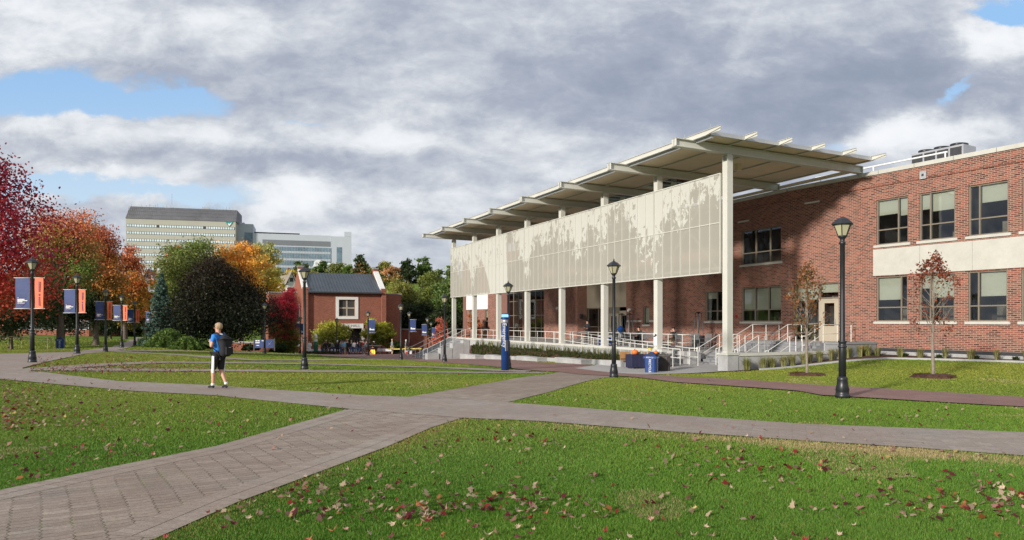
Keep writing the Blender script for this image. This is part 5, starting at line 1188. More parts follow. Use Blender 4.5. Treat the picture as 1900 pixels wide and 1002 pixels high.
# tables, fire pit etc. before the hall
def simple_table(label,px,py,L,rz,cloth='cloth_white',Dp=.75,drop=.25):
    y=74.6+(0 if px<600 else .6); x=(px-CX)/F*y; t=thing('gathering_table',label,'table',(x,y,g(x,y)),rz,'tables before the hall')
    m=MB()
    for sx in (-L/2+.1,L/2-.1):
        for sy in (-.3,.3): m.tube([(sx,sy,0),(sx,sy,.72)],.02,6)
    m.build('leg','grey_metal',t); m=MB(); m.box(-L/2,L/2,-Dp/2,Dp/2,.72,.76); m.box(-L/2-.01,L/2+.01,-Dp/2-.015,-Dp/2-.001,.76-drop,.76); m.box(-L/2-.01,L/2+.01,Dp/2+.001,Dp/2+.015,.76-drop,.76); m.build('cover',cloth,t)
simple_table('white covered table at the left end behind the hedge',592,657,2.4,R(5)); simple_table('white covered table in the middle behind the hedge',607,657,2.2,R(5)); simple_table('white covered table at the right end of the hedge',631,658.5,2.0,R(5)); simple_table('small white table among the crowd of people',659,659,1.6,R(5))
simple_table('white topped table right of the fire pit',712,659,2.0,R(0)); simple_table('yellow covered table left of the lone post lamp',735,658,1.6,0,'yellow_cloth',drop=.08); simple_table('yellow covered table at the foot of the far stairs',766,659,1.9,0,'yellow_cloth',drop=.08)
x,y=hit(691,663.5); y=72; x=(691-CX)/F*y; t=thing('fire_pit','dark metal fire pit with orange flames right of the crowd','fire pit',(x,y,g(x,y)))
m=MB(); m.lathe([(.25,.55),(.5,.75),(.52,.8),(.5,.78)],14); 
for k in range(4): a=k*math.pi/2+.4; m.tube([(.5*math.cos(a),.5*math.sin(a),0),(.4*math.cos(a),.4*math.sin(a),.7)],.025,6)
m.build('bowl','dark_metal',t); m=MB(); m.box(-.95,.95,-.6,.6,.95,1.0); 
for sx in (-.9,.9):
    for sy in (-.5,.5): m.tube([(sx,sy,0),(sx,sy,.95)],.03,6)
m.build('grill_table','dark_metal',t)
m=MB(); rr=random.Random(4)
for k in range(16): a=rr.uniform(0,6.28); r_=rr.uniform(0,.24); m.lathe([(.09,.1+.02*k%1*.1),(.10,.25),(.05,.4+rr.random()*.3),(.004,.6+rr.random()*.25)],6,(r_*math.cos(a),r_*math.sin(a)))
m.build('flames','fire',t)
m=MB(); m.box(-.5,.1,-.3,.3,0,.25); m.tube([(-.4,-.2,.3),(.4,.1,.35)],.07,6); m.build('firewood','wood',t)
x=(586-CX)/F*74; t=thing('closed_parasol','closed dark green parasol with pale top at the white tables','parasol',(x,74,g(x,74))); m=MB(); m.tube([(0,0,0),(0,0,2.4)],.03,6); m.build('pole','grey_metal',t); m=MB(); m.lathe([(.22,.5),(.26,1.2),(.16,1.55)],10); m.build('canopy','green_awning',t); m=MB(); m.lathe([(.17,1.56),(.17,1.8)],10); m.lathe([(.15,1.9),(.17,2.2),(.06,2.35)],10); m.build('pale_top','cloth_white',t)
for px,c in ((757,'cloth_red'),(761,'cloth_white')):
    x=(px-CX)/F*71; t=thing('cooler_box','small '+('red' if c=='cloth_red' else 'white')+' box on the paving near the thin lamp post','box',(x,71,g(x,71))); m=MB(); m.box(-.18,.18,-.15,.15,0,.3); m.build('body',c,t); m=MB(); m.box(-.2,.2,-.17,.17,.302,.36); m.build('lid','cloth_white',t)
# ------------------------------------------------------------------ blue sign
x,y=(491-CX)/F*60,60; t=thing('campus_sign','low blue sign with white marks behind the lamp post at the beech','sign',(x,y,EYE-55/F*60)); m=MB(); m.box(-.85,.80,-.03,.03,.25,1.0); m.build('panel','banner_blue',t)
m=MB(); m.box(-.95,-.86,-.05,.05,0,1.08); m.box(.81,.9,-.05,.05,0,1.08); m.build('post','dark_metal',t)
m=MB(); 
for (a,b,c,d) in ((-.78,-.62,.82,.92),(-.58,-.42,.82,.92),(-.78,-.42,.66,.74),(-.25,.1,.84,.90),(-.7,-.45,.45,.5)): m.box(a,b,-.036,-.031,c,d)
m.bar((.3,-.034,.45),(.72,-.034,.9),.005,.06,up=(0,1,0)); m.bar((.35,-.034,.72),(.5,-.034,.5),.005,.05,up=(0,1,0)); m.build('lettering','white_paint',t)
# ------------------------------------------------------------------ the hall
HO=Vector((-25.85,88,0)); hall=thing('red_brick_hall','two storey red brick hall with grey standing seam roof and white framed square window','building',HO,BR)
def hx(px,yo=0): k=(px-CX)/F; ax=-25.85-.4188*yo; ay=88+.908*yo; return (k*ay-ax)/(.908-.4188*k)
def hz(px,py,yo=0): return EYE+(HY-py)/F*(88+.908*yo+.4188*hx(px,yo))
Z0=-4.0
class HW(Wall):
    pass
hw=HW((0,0),(1,0),(0,-1))
wx0,wx1=hx(628.5),hx(659); wz0,wz1=hz(645,587),hz(645,556); dx0,dx1=hx(646),hx(671.5); dz1=hz(660,609)
m=MB(); hw.face(m,0,9.42,Z0,5.3,[(wx0,wx1,wz0,wz1),(dx0,dx1,Z0+.2,dz1)],rev=.35)
# side and annexes
m.quad((0,0,Z0),(0,9.4,Z0),(0,9.4,5.3),(0,0,5.3)); m.quad((9.42,0,Z0),(9.42,9.4,Z0),(9.42,9.4,5.3),(9.42,0,5.3)); m.quad((0,9.4,Z0),(9.42,9.4,Z0),(9.42,9.4,5.3),(0,9.4,5.3))
m.build('brick_wall','hall_brick',hall)
def gable(x0,x1):
    m=MB(); pr=[(-.35,Z0),(-.35,5.75),(.35,5.75),(4.2,8.35),(5.0,8.35),(9.7,5.4),(9.7,Z0)]
    n=len(pr); m.add([(x0,y,z) for y,z in pr]+[(x1,y,z) for y,z in pr],[tuple(range(n)),tuple(range(2*n-1,n-1,-1))]+[(i,n+i,n+(i+1)%n,(i+1)%n) for i in range(n)]); m.build('gable_wall','hall_brick',hall)
    m=MB(); m.hexa([(x0-.05,.3,5.76),(x1+.05,.3,5.76),(x1+.05,4.2,8.38),(x0-.05,4.2,8.38),(x0-.05,.15,5.95),(x1+.05,.15,5.95),(x1+.05,4.1,8.62),(x0-.05,4.1,8.62)]); m.build('rake_coping','white_stone',hall)
    m=MB(); m.box(x0-.04,x1+.04,4.1,4.9,8.36,8.95); m.box(x0-.04,x1+.04,-.4,.2,5.76,6.05); m.build('parapet_block','hall_brick',hall); m=MB(); m.box(x0-.08,x1+.08,4.05,4.95,8.952,9.05); m.build('cap','concrete',hall)
gable(-.62,-.003); gable(9.423,10.0)
m=MB(); m.hexa([(.0,-.45,5.42),(9.42,-.45,5.42),(9.42,4.6,8.12),(.0,4.6,8.12),(.0,-.45,5.52),(9.42,-.45,5.52),(9.42,4.6,8.22),(.0,4.6,8.22)]); m.hexa([(.0,4.601,8.12),(9.42,4.601,8.12),(9.42,9.6,5.4),(.0,9.6,5.4),(.0,4.601,8.22),(9.42,4.601,8.22),(9.42,9.6,5.5),(.0,9.6,5.5)])
rf=m.build('roof','tin_roof',hall); m=MB()
for i in range(1,24): x=9.42*i/24; m.hexa([(x-.015,-.45,5.521),(x+.015,-.45,5.521),(x+.015,4.6,8.221),(x-.015,4.6,8.221),(x-.015,-.45,5.58),(x+.015,-.45,5.58),(x+.015,4.6,8.28),(x-.015,4.6,8.28)])
m.build('standing_seam','tin_roof',rf); m=MB(); m.box(.0,9.42,-.5,-.02,5.305,5.41); m.box(.0,9.42,-.6,-.46,5.34,5.5); m.build('gutter','dark_metal',hall)
fx0,fx1,fz0,fz1=hx(623),hx(664.5),hz(645,592),hz(645,551)
m=MB(); 
for (a,b,c,d) in ((fx0,wx0,fz0,fz1),(wx1,fx1,fz0,fz1),(wx0,wx1,wz1,fz1),(wx0,wx1,fz0,wz0)): m.box(a,b,-.09,-.004,c,d)
fr=m.build('window_surround','white_stone',hall)
m=MB(); cx_,cz_=(wx0+wx1)/2,(wz0+wz1)/2; m.box(cx_-.09,cx_+.09,.12,.2,wz0,wz1); m.box(wx0,cx_-.091,.125,.195,cz_-.09,cz_+.09); m.box(cx_+.091,wx1,.125,.195,cz_-.09,cz_+.09); m.box(wx0,wx0+.07,.121,.199,wz0,wz1); m.box(wx1-.07,wx1,.121,.199,wz0,wz1); m.box(wx0,wx1,.119,.201,wz0,wz0+.07); m.box(wx0,wx1,.119,.201,wz1-.07,wz1); wn_=m.build('window','beige_panel',hall)
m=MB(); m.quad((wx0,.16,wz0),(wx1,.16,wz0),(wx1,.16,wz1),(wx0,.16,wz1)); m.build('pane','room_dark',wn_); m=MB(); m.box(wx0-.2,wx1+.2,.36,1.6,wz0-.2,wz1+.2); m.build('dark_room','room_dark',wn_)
m=MB(); m.box(hx(632),hx(674),-.12,-.003,dz1,hz(650,600.5)); li=m.build('lintel','white_stone',hall); m=MB(); m.box(dx1+.003,hx(675.5),-.11,-.003,Z0,dz1-.003); m.box(hx(643.5),dx0-.003,-.11,-.003,Z0,dz1-.003); m.build('door_jamb','white_stone',hall)
text_mesh('lettering','ALA HALL',.52,'dark_metal',li,(hx(651.5),-.125,hz(650,604.7)),(R(90),0,0),.004)
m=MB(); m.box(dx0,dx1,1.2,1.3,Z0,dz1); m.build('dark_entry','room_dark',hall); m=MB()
for x in (dx0+.05,(dx0+dx1)/2,dx1-.05): m.box(x-.04,x+.04,.6,.68,Z0,dz1)
m.box(dx0,dx1,.59,.69,-.6,-.5); m.build('door','dark_metal',hall)
zt=hz(728,546,.8); zu=hz(520,543,5)
for (a0_,a1_,b0_,b1_,zz_) in ((10.003,12.35,.8,8,zt),(hx(499,5),-.63,5.0,9,zu)):
    m=MB(); m.box(a0_,a1_,b0_,b1_,Z0,zz_); ax_=m.build('annex','hall_brick',hall); m=MB(); m.box(a0_-.03,a1_+.05,b0_-.05,b1_+.05,zz_+.002,zz_+.1); m.build('annex_coping','concrete',ax_)
for z0,z1 in ((hz(560,600),hz(560,563)),(hz(560,645),hz(560,608))):
    m=MB(); m.box(-.70,-.625,2.6,4.8,z0,z1); s_=m.build('side_window','white_stone',hall); m=MB(); m.box(-.72,-.702,2.85,3.6,z0+.2,z1-.2); m.box(-.72,-.702,3.8,4.55,z0+.2,z1-.2); m.build('pane','room_dark',s_)
# hedge and bushes are built as foliage
def leafbox(name,x0,x1,y0,y1,z0,z1,n,sz,cols,parent):
    P=np.stack([rng.uniform(x0,x1,n),rng.uniform(y0,y1,n),rng.uniform(z0,z1,n)],1); return leaves(name,P,np.full(n,sz),cols,parent)
def leaves(name,P,S,cols,parent,cvar=.35,up=.0,shape='quad'):
    n=len(P); a=rng.normal(size=(n,3)); a/=np.linalg.norm(a,axis=1)[:,None]; b=rng.normal(size=(n,3)); b[:,2]*=1-up; b-=a*(a*b).sum(1)[:,None]; b/=np.linalg.norm(b,axis=1)[:,None]
    S=S[:,None]*(.6+.8*rng.random((n,1))); a=a*S*.5; b=b*S*.34
    V=np.stack([P-a,P+b-a*.1,P+a,P-b-a*.1],1).reshape(-1,3)
    c=cols if isinstance(cols,np.ndarray) and cols.ndim==2 and len(cols)==n else np.array(cols)[rng.integers(0,len(cols),n)]
    c=c*(1-cvar+2*cvar*rng.random((n,1)))
    return np_mesh(name,V,np.arange(4*n).reshape(-1,4),4,'foliage',parent,c)
hx0,hx1=(562-CX)/F*72,(640-CX)/F*72; x=(hx0+hx1)/2; t=thing('low_hedge','low dark clipped hedge in front of the white tables','hedge',(x,72,g(x,72)))
leafbox('foliage',hx0-x,hx1-x-.6,-.35,.35,0,.42,5000,.11,[(.03,.055,.015),(.02,.035,.012),(.05,.07,.02)],t); m=MB(); m.box(hx0-x+.05,hx1-x-.65,-.3,.3,-.1,.36); m.build('stems','soil',t)
# ------------------------------------------------------------------ trees
def limb(m,p,d,L,r,depth,ends,rr,spread=.6,up=.25,kink=.12,nchild=(2,3),n=6,taper=.62,keep=None):
    pts=[p]; q=Vector(p); dd=Vector(d).normalized(); seg=3
    for i in range(seg):
        dd=(dd+Vector((rr.gauss(0,kink),rr.gauss(0,kink),rr.gauss(0,kink)*.6+up*.12))).normalized(); q=q+dd*(L/seg); pts.append(q.copy())
    rs=[r*(1-(1-taper)*i/seg) for i in range(seg+1)]
    m.tube(pts,rs,n if depth>1 else 4,cap=False)
    if depth<=0: ends.append((q,dd)); return
    ends.append((q,dd)) if depth==1 else None
    for k in range(rr.randint(*nchild)):
        a=rr.uniform(0,6.28); s=dd.cross(Vector((math.cos(a),math.sin(a),.3))).normalized(); nd=(dd+s*rr.uniform(.5,1.2)*spread+Vector((0,0,up))).normalized()
        t_=rr.uniform(.45,1.0); i=min(int(t_*seg),seg-1); st=pts[i].lerp(pts[i+1],t_*seg-i)
        limb(m,st,nd,L*rr.uniform(.6,.85),r*taper*rr.uniform(.6,.85),depth-1,ends,rr,spread,up,kink,nchild,n,taper)
    limb(m,q,dd,L*.75,r*taper,depth-1,ends,rr,spread,up,kink,nchild,n,taper)
def pal(cols): return np.array(cols,float)
def crown_tree(kind,label,px,top,bot,hw,Y,palette,seed,n=16000,size=None,group=None,lobes=7,base=None,trunk_r=None,wide=1.0,flat=1.0,cat='tree',bark='bark',topcol=None,clumps=None,trunkpx=None,density_core=.35,taper=0.0,gain=1.0):
    rr=random.Random(seed); r_=np.random.default_rng(seed)
    x=(px-CX)/F*Y; zt=EYE+(HY-top)/F*Y; zb_=EYE+(HY-bot)/F*Y; Rw=hw/F*Y*wide; bx=x if trunkpx is None else (trunkpx-CX)/F*Y
    gz=g(bx,Y) if base is None else base; zb_=max(zb_,gz+.15)
    t=thing(kind,label,cat,(bx,Y,gz),0,group); H_=zt-zb_; cz=zb_+H_*.5-gz; ox=x-bx
    size=size or max(.10,Y*.0026)
    L=[(ox,0,cz,Rw*.66,Rw*.64,H_*.38)]
    for k in range(lobes):
        a=2*math.pi*k/lobes+rr.uniform(-.4,.4); e=rr.uniform(-.75,.9); rad=Rw*rr.uniform(.46,.66)*math.sqrt(max(.1,1-e*e*.8)); q=rr.uniform(.26,.52)
        L.append((ox+math.cos(a)*rad,math.sin(a)*rad,cz+e*H_*.34,Rw*q,Rw*q,H_*q*.62))
    L.append((ox+rr.uniform(-.15,.15)*Rw,0,cz+H_*.36,Rw*.38,Rw*.38,H_*.14))
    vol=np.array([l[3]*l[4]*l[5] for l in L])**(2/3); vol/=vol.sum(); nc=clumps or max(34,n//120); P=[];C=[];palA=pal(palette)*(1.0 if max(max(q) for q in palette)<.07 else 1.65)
    for l,v in zip(L,vol):
        k=max(5,int(nc*v)); d=r_.normal(size=(k,3)); d/=np.linalg.norm(d,axis=1)[:,None]; rad=r_.uniform(density_core,1.0,(k,1))**.5
        c=np.array(l[:3])+d*rad*np.array(l[3:]); m_=max(4,int(n*v/k)); cr=min(Rw,H_)*.15
        cnt=r_.integers(m_//2,m_*3//2+1,k); idx=np.repeat(np.arange(k),cnt)
        off=r_.normal(size=(len(idx),3))*cr*np.array([1,1,.62]); p=c[idx]+off; P.append(p)
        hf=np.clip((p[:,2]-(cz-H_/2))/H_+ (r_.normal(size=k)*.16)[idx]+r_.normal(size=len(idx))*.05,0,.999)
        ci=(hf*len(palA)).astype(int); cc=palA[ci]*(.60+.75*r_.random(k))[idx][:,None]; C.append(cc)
    P=np.concatenate(P); C=np.concatenate(C)*gain; hf_=np.clip((P[:,2]-(cz-H_/2))/H_-.45,0,1)/.55; P[:,0]=ox+(P[:,0]-ox)*(1-taper*hf_); P[:,1]*=1-taper*hf_; leaves('crown',P,np.full(len(P),size),C,t,.3)
    m=MB(); tr=trunk_r or max(.09,H_*.028); rrt=random.Random(seed+5); 
    trunk=[(0,0,-.2),(0,0,.3),(rrt.uniform(-.1,.1),0,(zb_-gz)*.7),(ox*.3,0,cz-H_*.25),(ox*.6,0,cz)]; m.tube(trunk,[tr*1.5,tr*1.1,tr*.95,tr*.75,tr*.45],9,cap=False)
    for l in L[1:]:
        s=Vector(trunk[2]).lerp(Vector(trunk[4]),rrt.uniform(0,.9)); e=Vector(l[:3]); mid=s.lerp(e,.5)+Vector((rrt.uniform(-.2,.2)*Rw,rrt.uniform(-.2,.2)*Rw,.05*H_)); m.tube([s,mid,e],[tr*.45,tr*.28,tr*.08],6,cap=False)
        for k in range(4):
            f=mid.lerp(e,rrt.uniform(.1,.9)); m.tube([f,f+Vector((rrt.uniform(-.4,.4)*l[3],rrt.uniform(-.4,.4)*l[3],rrt.uniform(-.1,.6)*l[5]))],[tr*.12,tr*.03],4,cap=False)
    m.build('trunk',bark,t,True); return t
GRN=[(.03,.06,.015),(.05,.09,.02),(.07,.11,.025),(.09,.13,.03)]
OLV=[(.06,.08,.02),(.10,.12,.03),(.14,.15,.035),(.19,.18,.04)]
DRK=[(.018,.032,.012),(.03,.045,.016),(.04,.06,.02)]
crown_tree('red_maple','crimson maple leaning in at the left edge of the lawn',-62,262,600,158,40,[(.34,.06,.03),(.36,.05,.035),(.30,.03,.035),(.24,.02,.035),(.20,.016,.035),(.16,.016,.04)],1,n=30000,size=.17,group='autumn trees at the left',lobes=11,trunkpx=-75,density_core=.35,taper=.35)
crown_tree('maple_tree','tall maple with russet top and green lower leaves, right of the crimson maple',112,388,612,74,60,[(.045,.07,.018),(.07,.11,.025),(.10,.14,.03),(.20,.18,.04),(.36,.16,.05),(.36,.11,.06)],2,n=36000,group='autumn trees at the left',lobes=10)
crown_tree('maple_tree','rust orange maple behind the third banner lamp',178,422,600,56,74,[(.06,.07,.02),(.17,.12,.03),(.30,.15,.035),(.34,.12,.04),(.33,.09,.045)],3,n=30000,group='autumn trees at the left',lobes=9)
crown_tree('maple_tree','orange and yellow maple left of the blue spruce',232,458,608,46,88,[(.12,.10,.02),(.34,.22,.04),(.38,.16,.03),(.33,.10,.035),(.28,.08,.04)],4,n=24000,group='autumn trees at the left',lobes=8)
crown_tree('shade_tree','dark green shade tree below the crimson maple at the left edge',20,505,628,88,56,DRK+[(.05,.07,.02)],5,n=30000,group='dark trees under the autumn crowns',lobes=9)
crown_tree('shade_tree','dark green tree behind the second banner lamp',118,535,632,62,72,DRK,6,n=20000,group='dark trees under the autumn crowns')
crown_tree('shade_tree','dark olive tree behind the fourth banner lamp',205,545,622,44,96,DRK+OLV[:1],7,n=14000,group='dark trees under the autumn crowns')
crown_tree('shade_tree','low dark tree closing the end of the left walkway',262,585,632,32,118,DRK+OLV[:2],8,n=9000,group='dark trees under the autumn crowns')
crown_tree('small_maple','small red orange maple at the right edge of the left tree group',268,520,600,18,98,[(.34,.12,.04),(.38,.10,.04),(.36,.07,.04)],9,n=8000,group='autumn trees at the left')
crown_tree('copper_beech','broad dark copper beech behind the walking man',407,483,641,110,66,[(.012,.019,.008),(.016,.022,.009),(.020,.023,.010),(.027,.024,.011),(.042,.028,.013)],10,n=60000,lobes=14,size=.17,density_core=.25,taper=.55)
crown_tree('green_maple','yellow green maple rising behind the copper beech',353,455,590,66,98,[(.06,.085,.02),(.09,.12,.028),(.13,.155,.035),(.155,.17,.04),(.10,.13,.03)],11,n=26000,lobes=10)
crown_tree('small_maple','rusty red tree top left of the yellow green maple, against the tan tower',326,455,560,18,112,[(.25,.16,.05),(.34,.12,.05),(.35,.10,.05)],12,n=7000)
crown_tree('golden_maple','golden orange maple right behind the copper beech',446,444,590,50,104,[(.42,.22,.03),(.50,.28,.04),(.54,.32,.06),(.50,.25,.05)],13,n=17000,lobes=9)
crown_tree('yellow_tree','olive yellow tree with airy top right of the golden maple',488,446,590,34,112,[(.40,.24,.03),(.42,.28,.04),(.32,.28,.07),(.26,.26,.09)],14,n=11000,lobes=8)
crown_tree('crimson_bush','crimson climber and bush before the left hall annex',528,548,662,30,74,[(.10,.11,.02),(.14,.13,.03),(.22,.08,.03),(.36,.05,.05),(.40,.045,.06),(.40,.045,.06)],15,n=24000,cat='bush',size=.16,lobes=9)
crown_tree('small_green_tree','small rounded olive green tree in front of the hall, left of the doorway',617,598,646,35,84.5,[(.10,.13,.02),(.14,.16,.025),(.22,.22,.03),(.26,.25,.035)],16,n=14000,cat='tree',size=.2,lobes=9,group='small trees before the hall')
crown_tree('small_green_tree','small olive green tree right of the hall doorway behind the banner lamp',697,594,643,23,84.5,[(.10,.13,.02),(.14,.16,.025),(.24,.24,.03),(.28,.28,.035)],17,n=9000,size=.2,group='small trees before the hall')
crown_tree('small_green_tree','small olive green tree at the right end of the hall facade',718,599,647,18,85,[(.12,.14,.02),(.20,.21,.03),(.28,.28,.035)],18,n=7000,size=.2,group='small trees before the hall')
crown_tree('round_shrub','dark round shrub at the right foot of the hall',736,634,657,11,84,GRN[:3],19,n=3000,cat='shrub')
gm='broadleaf trees behind the far end of the terrace'
for i,(px,top,hw,Y,lab,pl__) in enumerate([(752,520,34,104,'green tree directly right of the hall annex',OLV),(790,512,40,112,'full green tree midway between hall and canopy',[(.05,.075,.02),(.09,.11,.03),(.13,.15,.035),(.12,.14,.03)]),(828,518,34,100,'dark green tree just left of the first screen column',GRN),(866,525,34,108,'dark green tree glimpsed under the left end of the screen',GRN[:3]),(770,560,40,100,'dark low tree behind the pale blue banners',DRK),(815,575,36,98,'dark low tree beside the small red tree',DRK)]):
    crown_tree('broadleaf_tree',lab,px,top,640,hw,Y,pl__,30+i,n=20000,group=gm,lobes=9)
for i,(px,top,bot,hw,Y,lab,pl__) in enumerate([(757,478,540,17,150,'dark pine top standing highest left of the canopy',DRK+GRN[:1]),(787,482,545,19,155,'dark bushy tree top right of the highest pine',GRN[:3]),(812,500,550,16,150,'dark tree top nearest the canopy tip',GRN),
   (732,492,545,20,170,'rust coloured tree top above the right hall gable',[(.12,.12,.03),(.25,.16,.05),(.30,.16,.07)]),(712,484,540,17,175,'brown green tree top right of the hall ridge',OLV),(690,497,535,15,180,'dull green tree top behind the hall ridge, right half',OLV[:3]),(668,477,535,15,172,'slim orange and dark green conifer behind the hall roof',[(.05,.07,.02),(.22,.13,.04),(.05,.07,.025)]),
   (645,493,535,17,185,'green tree top behind the middle of the hall roof',GRN),(620,487,535,21,190,'broad green tree top left of the satellite dish group',OLV[:3]),(592,489,535,18,195,'dark green tree top between roof lamp and dish',GRN[:3]),(560,485,540,21,185,'rounded dark green tree above the hall chimney',GRN),(540,502,545,18,160,'golden green tree top beside the white gabled house',[(.16,.15,.03),(.32,.24,.04)]),
   (515,497,560,19,165,'olive tree top left of the white gabled house',OLV),(500,515,600,14,140,'dark conifer at the right edge of the golden trees',DRK),(310,505,570,22,150,'green tree top left behind the yellow green maple',OLV),(285,540,600,20,150,'dull tree behind the small left house',OLV[:3]),(585,505,545,16,150,'low tree top directly behind the hall ridge, left half',OLV),(840,495,560,18,165,'tree top hidden mostly by the first screen',GRN),(250,505,590,24,180,'hazy olive tree at the foot of the tan tower',OLV[1:]),(225,520,600,24,175,'olive green tree far behind the orange maples',OLV)]):
    crown_tree('hillside_tree',lab,px,top,bot,hw,Y,pl__,60+i,n=5200,group='tree tops on the hill behind the campus',lobes=7)
crown_tree('small_red_tree','small red leaved tree at the head of the far stairs, left of the first column',818,588,662,18,80,[(.30,.08,.04),(.34,.09,.05),(.36,.11,.07)],90,n=7000,size=.17)
crown_tree('small_red_tree','low russet tree between the first two columns before the white panels',880,588,640,17,80,[(.26,.09,.04),(.30,.11,.05),(.30,.12,.06)],91,n=6000,size=.17,base=-1.2)
# spruce
def spruce(label,px,top,bot,hw,Y,cols,seed,n=26000):
    r_=np.random.default_rng(seed); x=(px-CX)/F*Y; gz=g(x,Y); H_=EYE+(HY-top)/F*Y-gz; Rw=hw/F*Y; t=thing('blue_spruce',label,'tree',(x,Y,gz)); m=MB(); m.tube([(0,0,0),(0,0,H_)],[.2,.02],8); P=[]
    nb=150
    for k in range(nb):
        f=(k/nb)**.85; z=.3+f*(H_-.4); L=Rw*(1-f)*r_.uniform(.75,1.12)+.12; a=k*2.399+r_.uniform(-.3,.3); e=np.array([np.cos(a)*L,np.sin(a)*L,-.10*L]); m.tube([(0,0,z),tuple(e*.6+np.array([0,0,z-.06*L])),tuple(e+np.array([0,0,z+.08*L]))],[.035,.02,.008],4,cap=False)
        q=int(n/nb*(1-f)*1.6)+25; s=r_.random(q)**.7; sidew=r_.normal(size=q)*.14*L*(1-s*.5); p=np.stack([np.cos(a)*L*s-np.sin(a)*sidew,np.sin(a)*L*s+np.cos(a)*sidew,z-.12*L*np.sin(s*2.6)+r_.normal(size=q)*.05+.06*L*s],1); P.append(p)
    P=np.concatenate(P); m.build('trunk','bark',t,True); leaves('crown',P,np.full(len(P),.17),pal(cols),t,.3)
spruce('blue green spruce between the banner lamps and the copper beech',300,505,640,40,72,[(.12,.21,.16),(.20,.30,.24),(.08,.14,.10)],5)
# junipers
JN=[(.06,.12,.025),(.12,.20,.04),(.20,.27,.06)]
for i,(px,py,hw,hp,Y,lab) in enumerate([(272,636,24,21,74,'spreading juniper nearest the lamp posts on the mound'),(312,644,40,32,60,'large spreading juniper in the middle of the mound'),(348,653,30,22,57,'low juniper at the right end of the mound beside the beech'),(232+50,632,16,14,80,'small juniper at the back of the mound')]):
    x=(px-CX)/F*Y; gz=g(x,Y); t=thing('juniper',lab,'shrub',(x,Y,gz),0,'junipers on the mound'); Rw=hw/F*Y; h=hp/F*Y; r_=np.random.default_rng(200+i); k=9000; a=r_.random(k)*6.28; s=r_.random(k)**.5; z=h*(1-s**2)*r_.uniform(.5,1.1,k)+.05
    spk=.12*np.sin(a*11)*s; P=np.stack([np.cos(a)*Rw*s*(1+spk),np.sin(a)*Rw*.8*s*(1+spk),z+spk*.6],1); leaves('foliage',P,np.full(k,.16),pal(JN),t,.35); m=MB()
    for q in range(9): b=q*.7; m.tube([(0,0,0),(math.cos(b)*Rw*.7,math.sin(b)*Rw*.6,h*.5)],[.05,.015],5,cap=False)
    m.build('stems','bark',t)
for i,(px,py,hw,Y,lab) in enumerate([(462,655,18,64,'dark low bush at the right foot of the copper beech'),(520,656,20,70,'blue green low bush under the crimson bush'),(378,648,15,68,'dark bush left under the copper beech')]):
    crown_tree('low_bush',lab,px,640,py+6,hw,Y,DRK+GRN[:1],230+i,n=3500,cat='shrub',group='low bushes by the beech')
# sparse young trees on the right lawn
def young(label,px,py,Y,top,hw,cols,seed,nl,dens_top):
    x,y=hit(px,py); Y=y; z=g(x,y); t=thing('young_tree',label,'tree',(x,y,z),0,'young trees on the right lawn'); H_=(py-top)/F*Y; Rw=hw/F*Y; rr=random.Random(seed); m=MB()
    stem=[(0,0,-.1),(.01,0,.1),(-.01,.01,H_*.3),(.02,0,H_*.5),(.0,.02,H_*.75),(.03,0,H_*.97)]; r0=.052; m.tube(stem,[r0*1.35,r0,r0*.85,r0*.6,r0*.32,r0*.08],9,cap=False); ends=[]
    for k in range(30):
        f=.27+.66*(k/30); zc=H_*f; a=k*2.4+rr.uniform(-.3,.3); prof=math.sin(min(1,(f-.2)/.8+.12)*math.pi)**.6; L=Rw*prof*.62
        limb(m,Vector((0,0,zc)),Vector((math.cos(a),math.sin(a),1.0+.5*f)),max(.25,L),r0*.36*(1.15-f),2,ends,rr,.55,.22,.10,(1,2),5,.6)
    m.build('trunk','bark_grey',t,True)
    P=[]; 
    while len(P)<nl:
        e,d_=rr.choice(ends); 
        if rr.random()>dens_top(e.z/H_): continue
        P.append((e.x-d_.x*rr.random()*.25+rr.gauss(0,.05),e.y-d_.y*rr.random()*.25+rr.gauss(0,.05),e.z-d_.z*rr.random()*.25+rr.gauss(0,.05)))
    leaves('crown',np.array(P),np.full(len(P),.085),pal(cols),t,.35)
    x0,y0=x,y; r_=.62; mm=[(x0+math.cos(k*.3927)*r_*(1+.06*math.sin(k*3)),y0+math.sin(k*.3927)*r_*1.25*(1+.06*math.cos(k*2))) for k in range(16)]
    t2=thing('mulch_ring','dark brown mulch ring around the young tree '+('nearer the terrace' if px<1600 else 'in front of the brick wing'),'mulch',(x,y,z)); m=MB(); R1=[(math.cos(k*.2618)*r_*(1+.07*math.sin(k*3.3)),math.sin(k*.2618)*r_*1.3*(1+.07*math.cos(k*2.1))) for k in range(24)]
    m.add([(a_,b_,g(x+a_,y+b_)-z+.0) for a_,b_ in R1]+[(a_*.8,b_*.8,g(x+a_,y+b_)-z+.09) for a_,b_ in R1]+[(0,0,.11)],[(k,(k+1)%24,24+(k+1)%24,24+k) for k in range(24)]+[(24+k,24+(k+1)%24,48) for k in range(24)]); m.build('mulch_mound','mulch',t2)
    tufts('mulch_chips',[(a_*rr.uniform(.2,1),b_*rr.uniform(.2,1),.06) for a_,b_ in R1*6],.05,.008,6,[(.09,.035,.02),(.13,.06,.035),(.05,.02,.012)],t2,spread=1.0)
young('slender young tree with orange and green leaves in front of the terrace side wall',1497,697,25.5,492,42,[(.30,.11,.04),(.22,.13,.035),(.12,.12,.03),(.34,.14,.06)],41,1500,lambda f:.25+.9*f)
young('nearly bare young tree with red brown leaves in front of the brick wing',1731,700,22.3,474,52,[(.26,.06,.035),(.30,.09,.045),(.22,.07,.03)],42,1150,lambda f:1.0 if f>.8 else (.6 if f<.5 else .28))
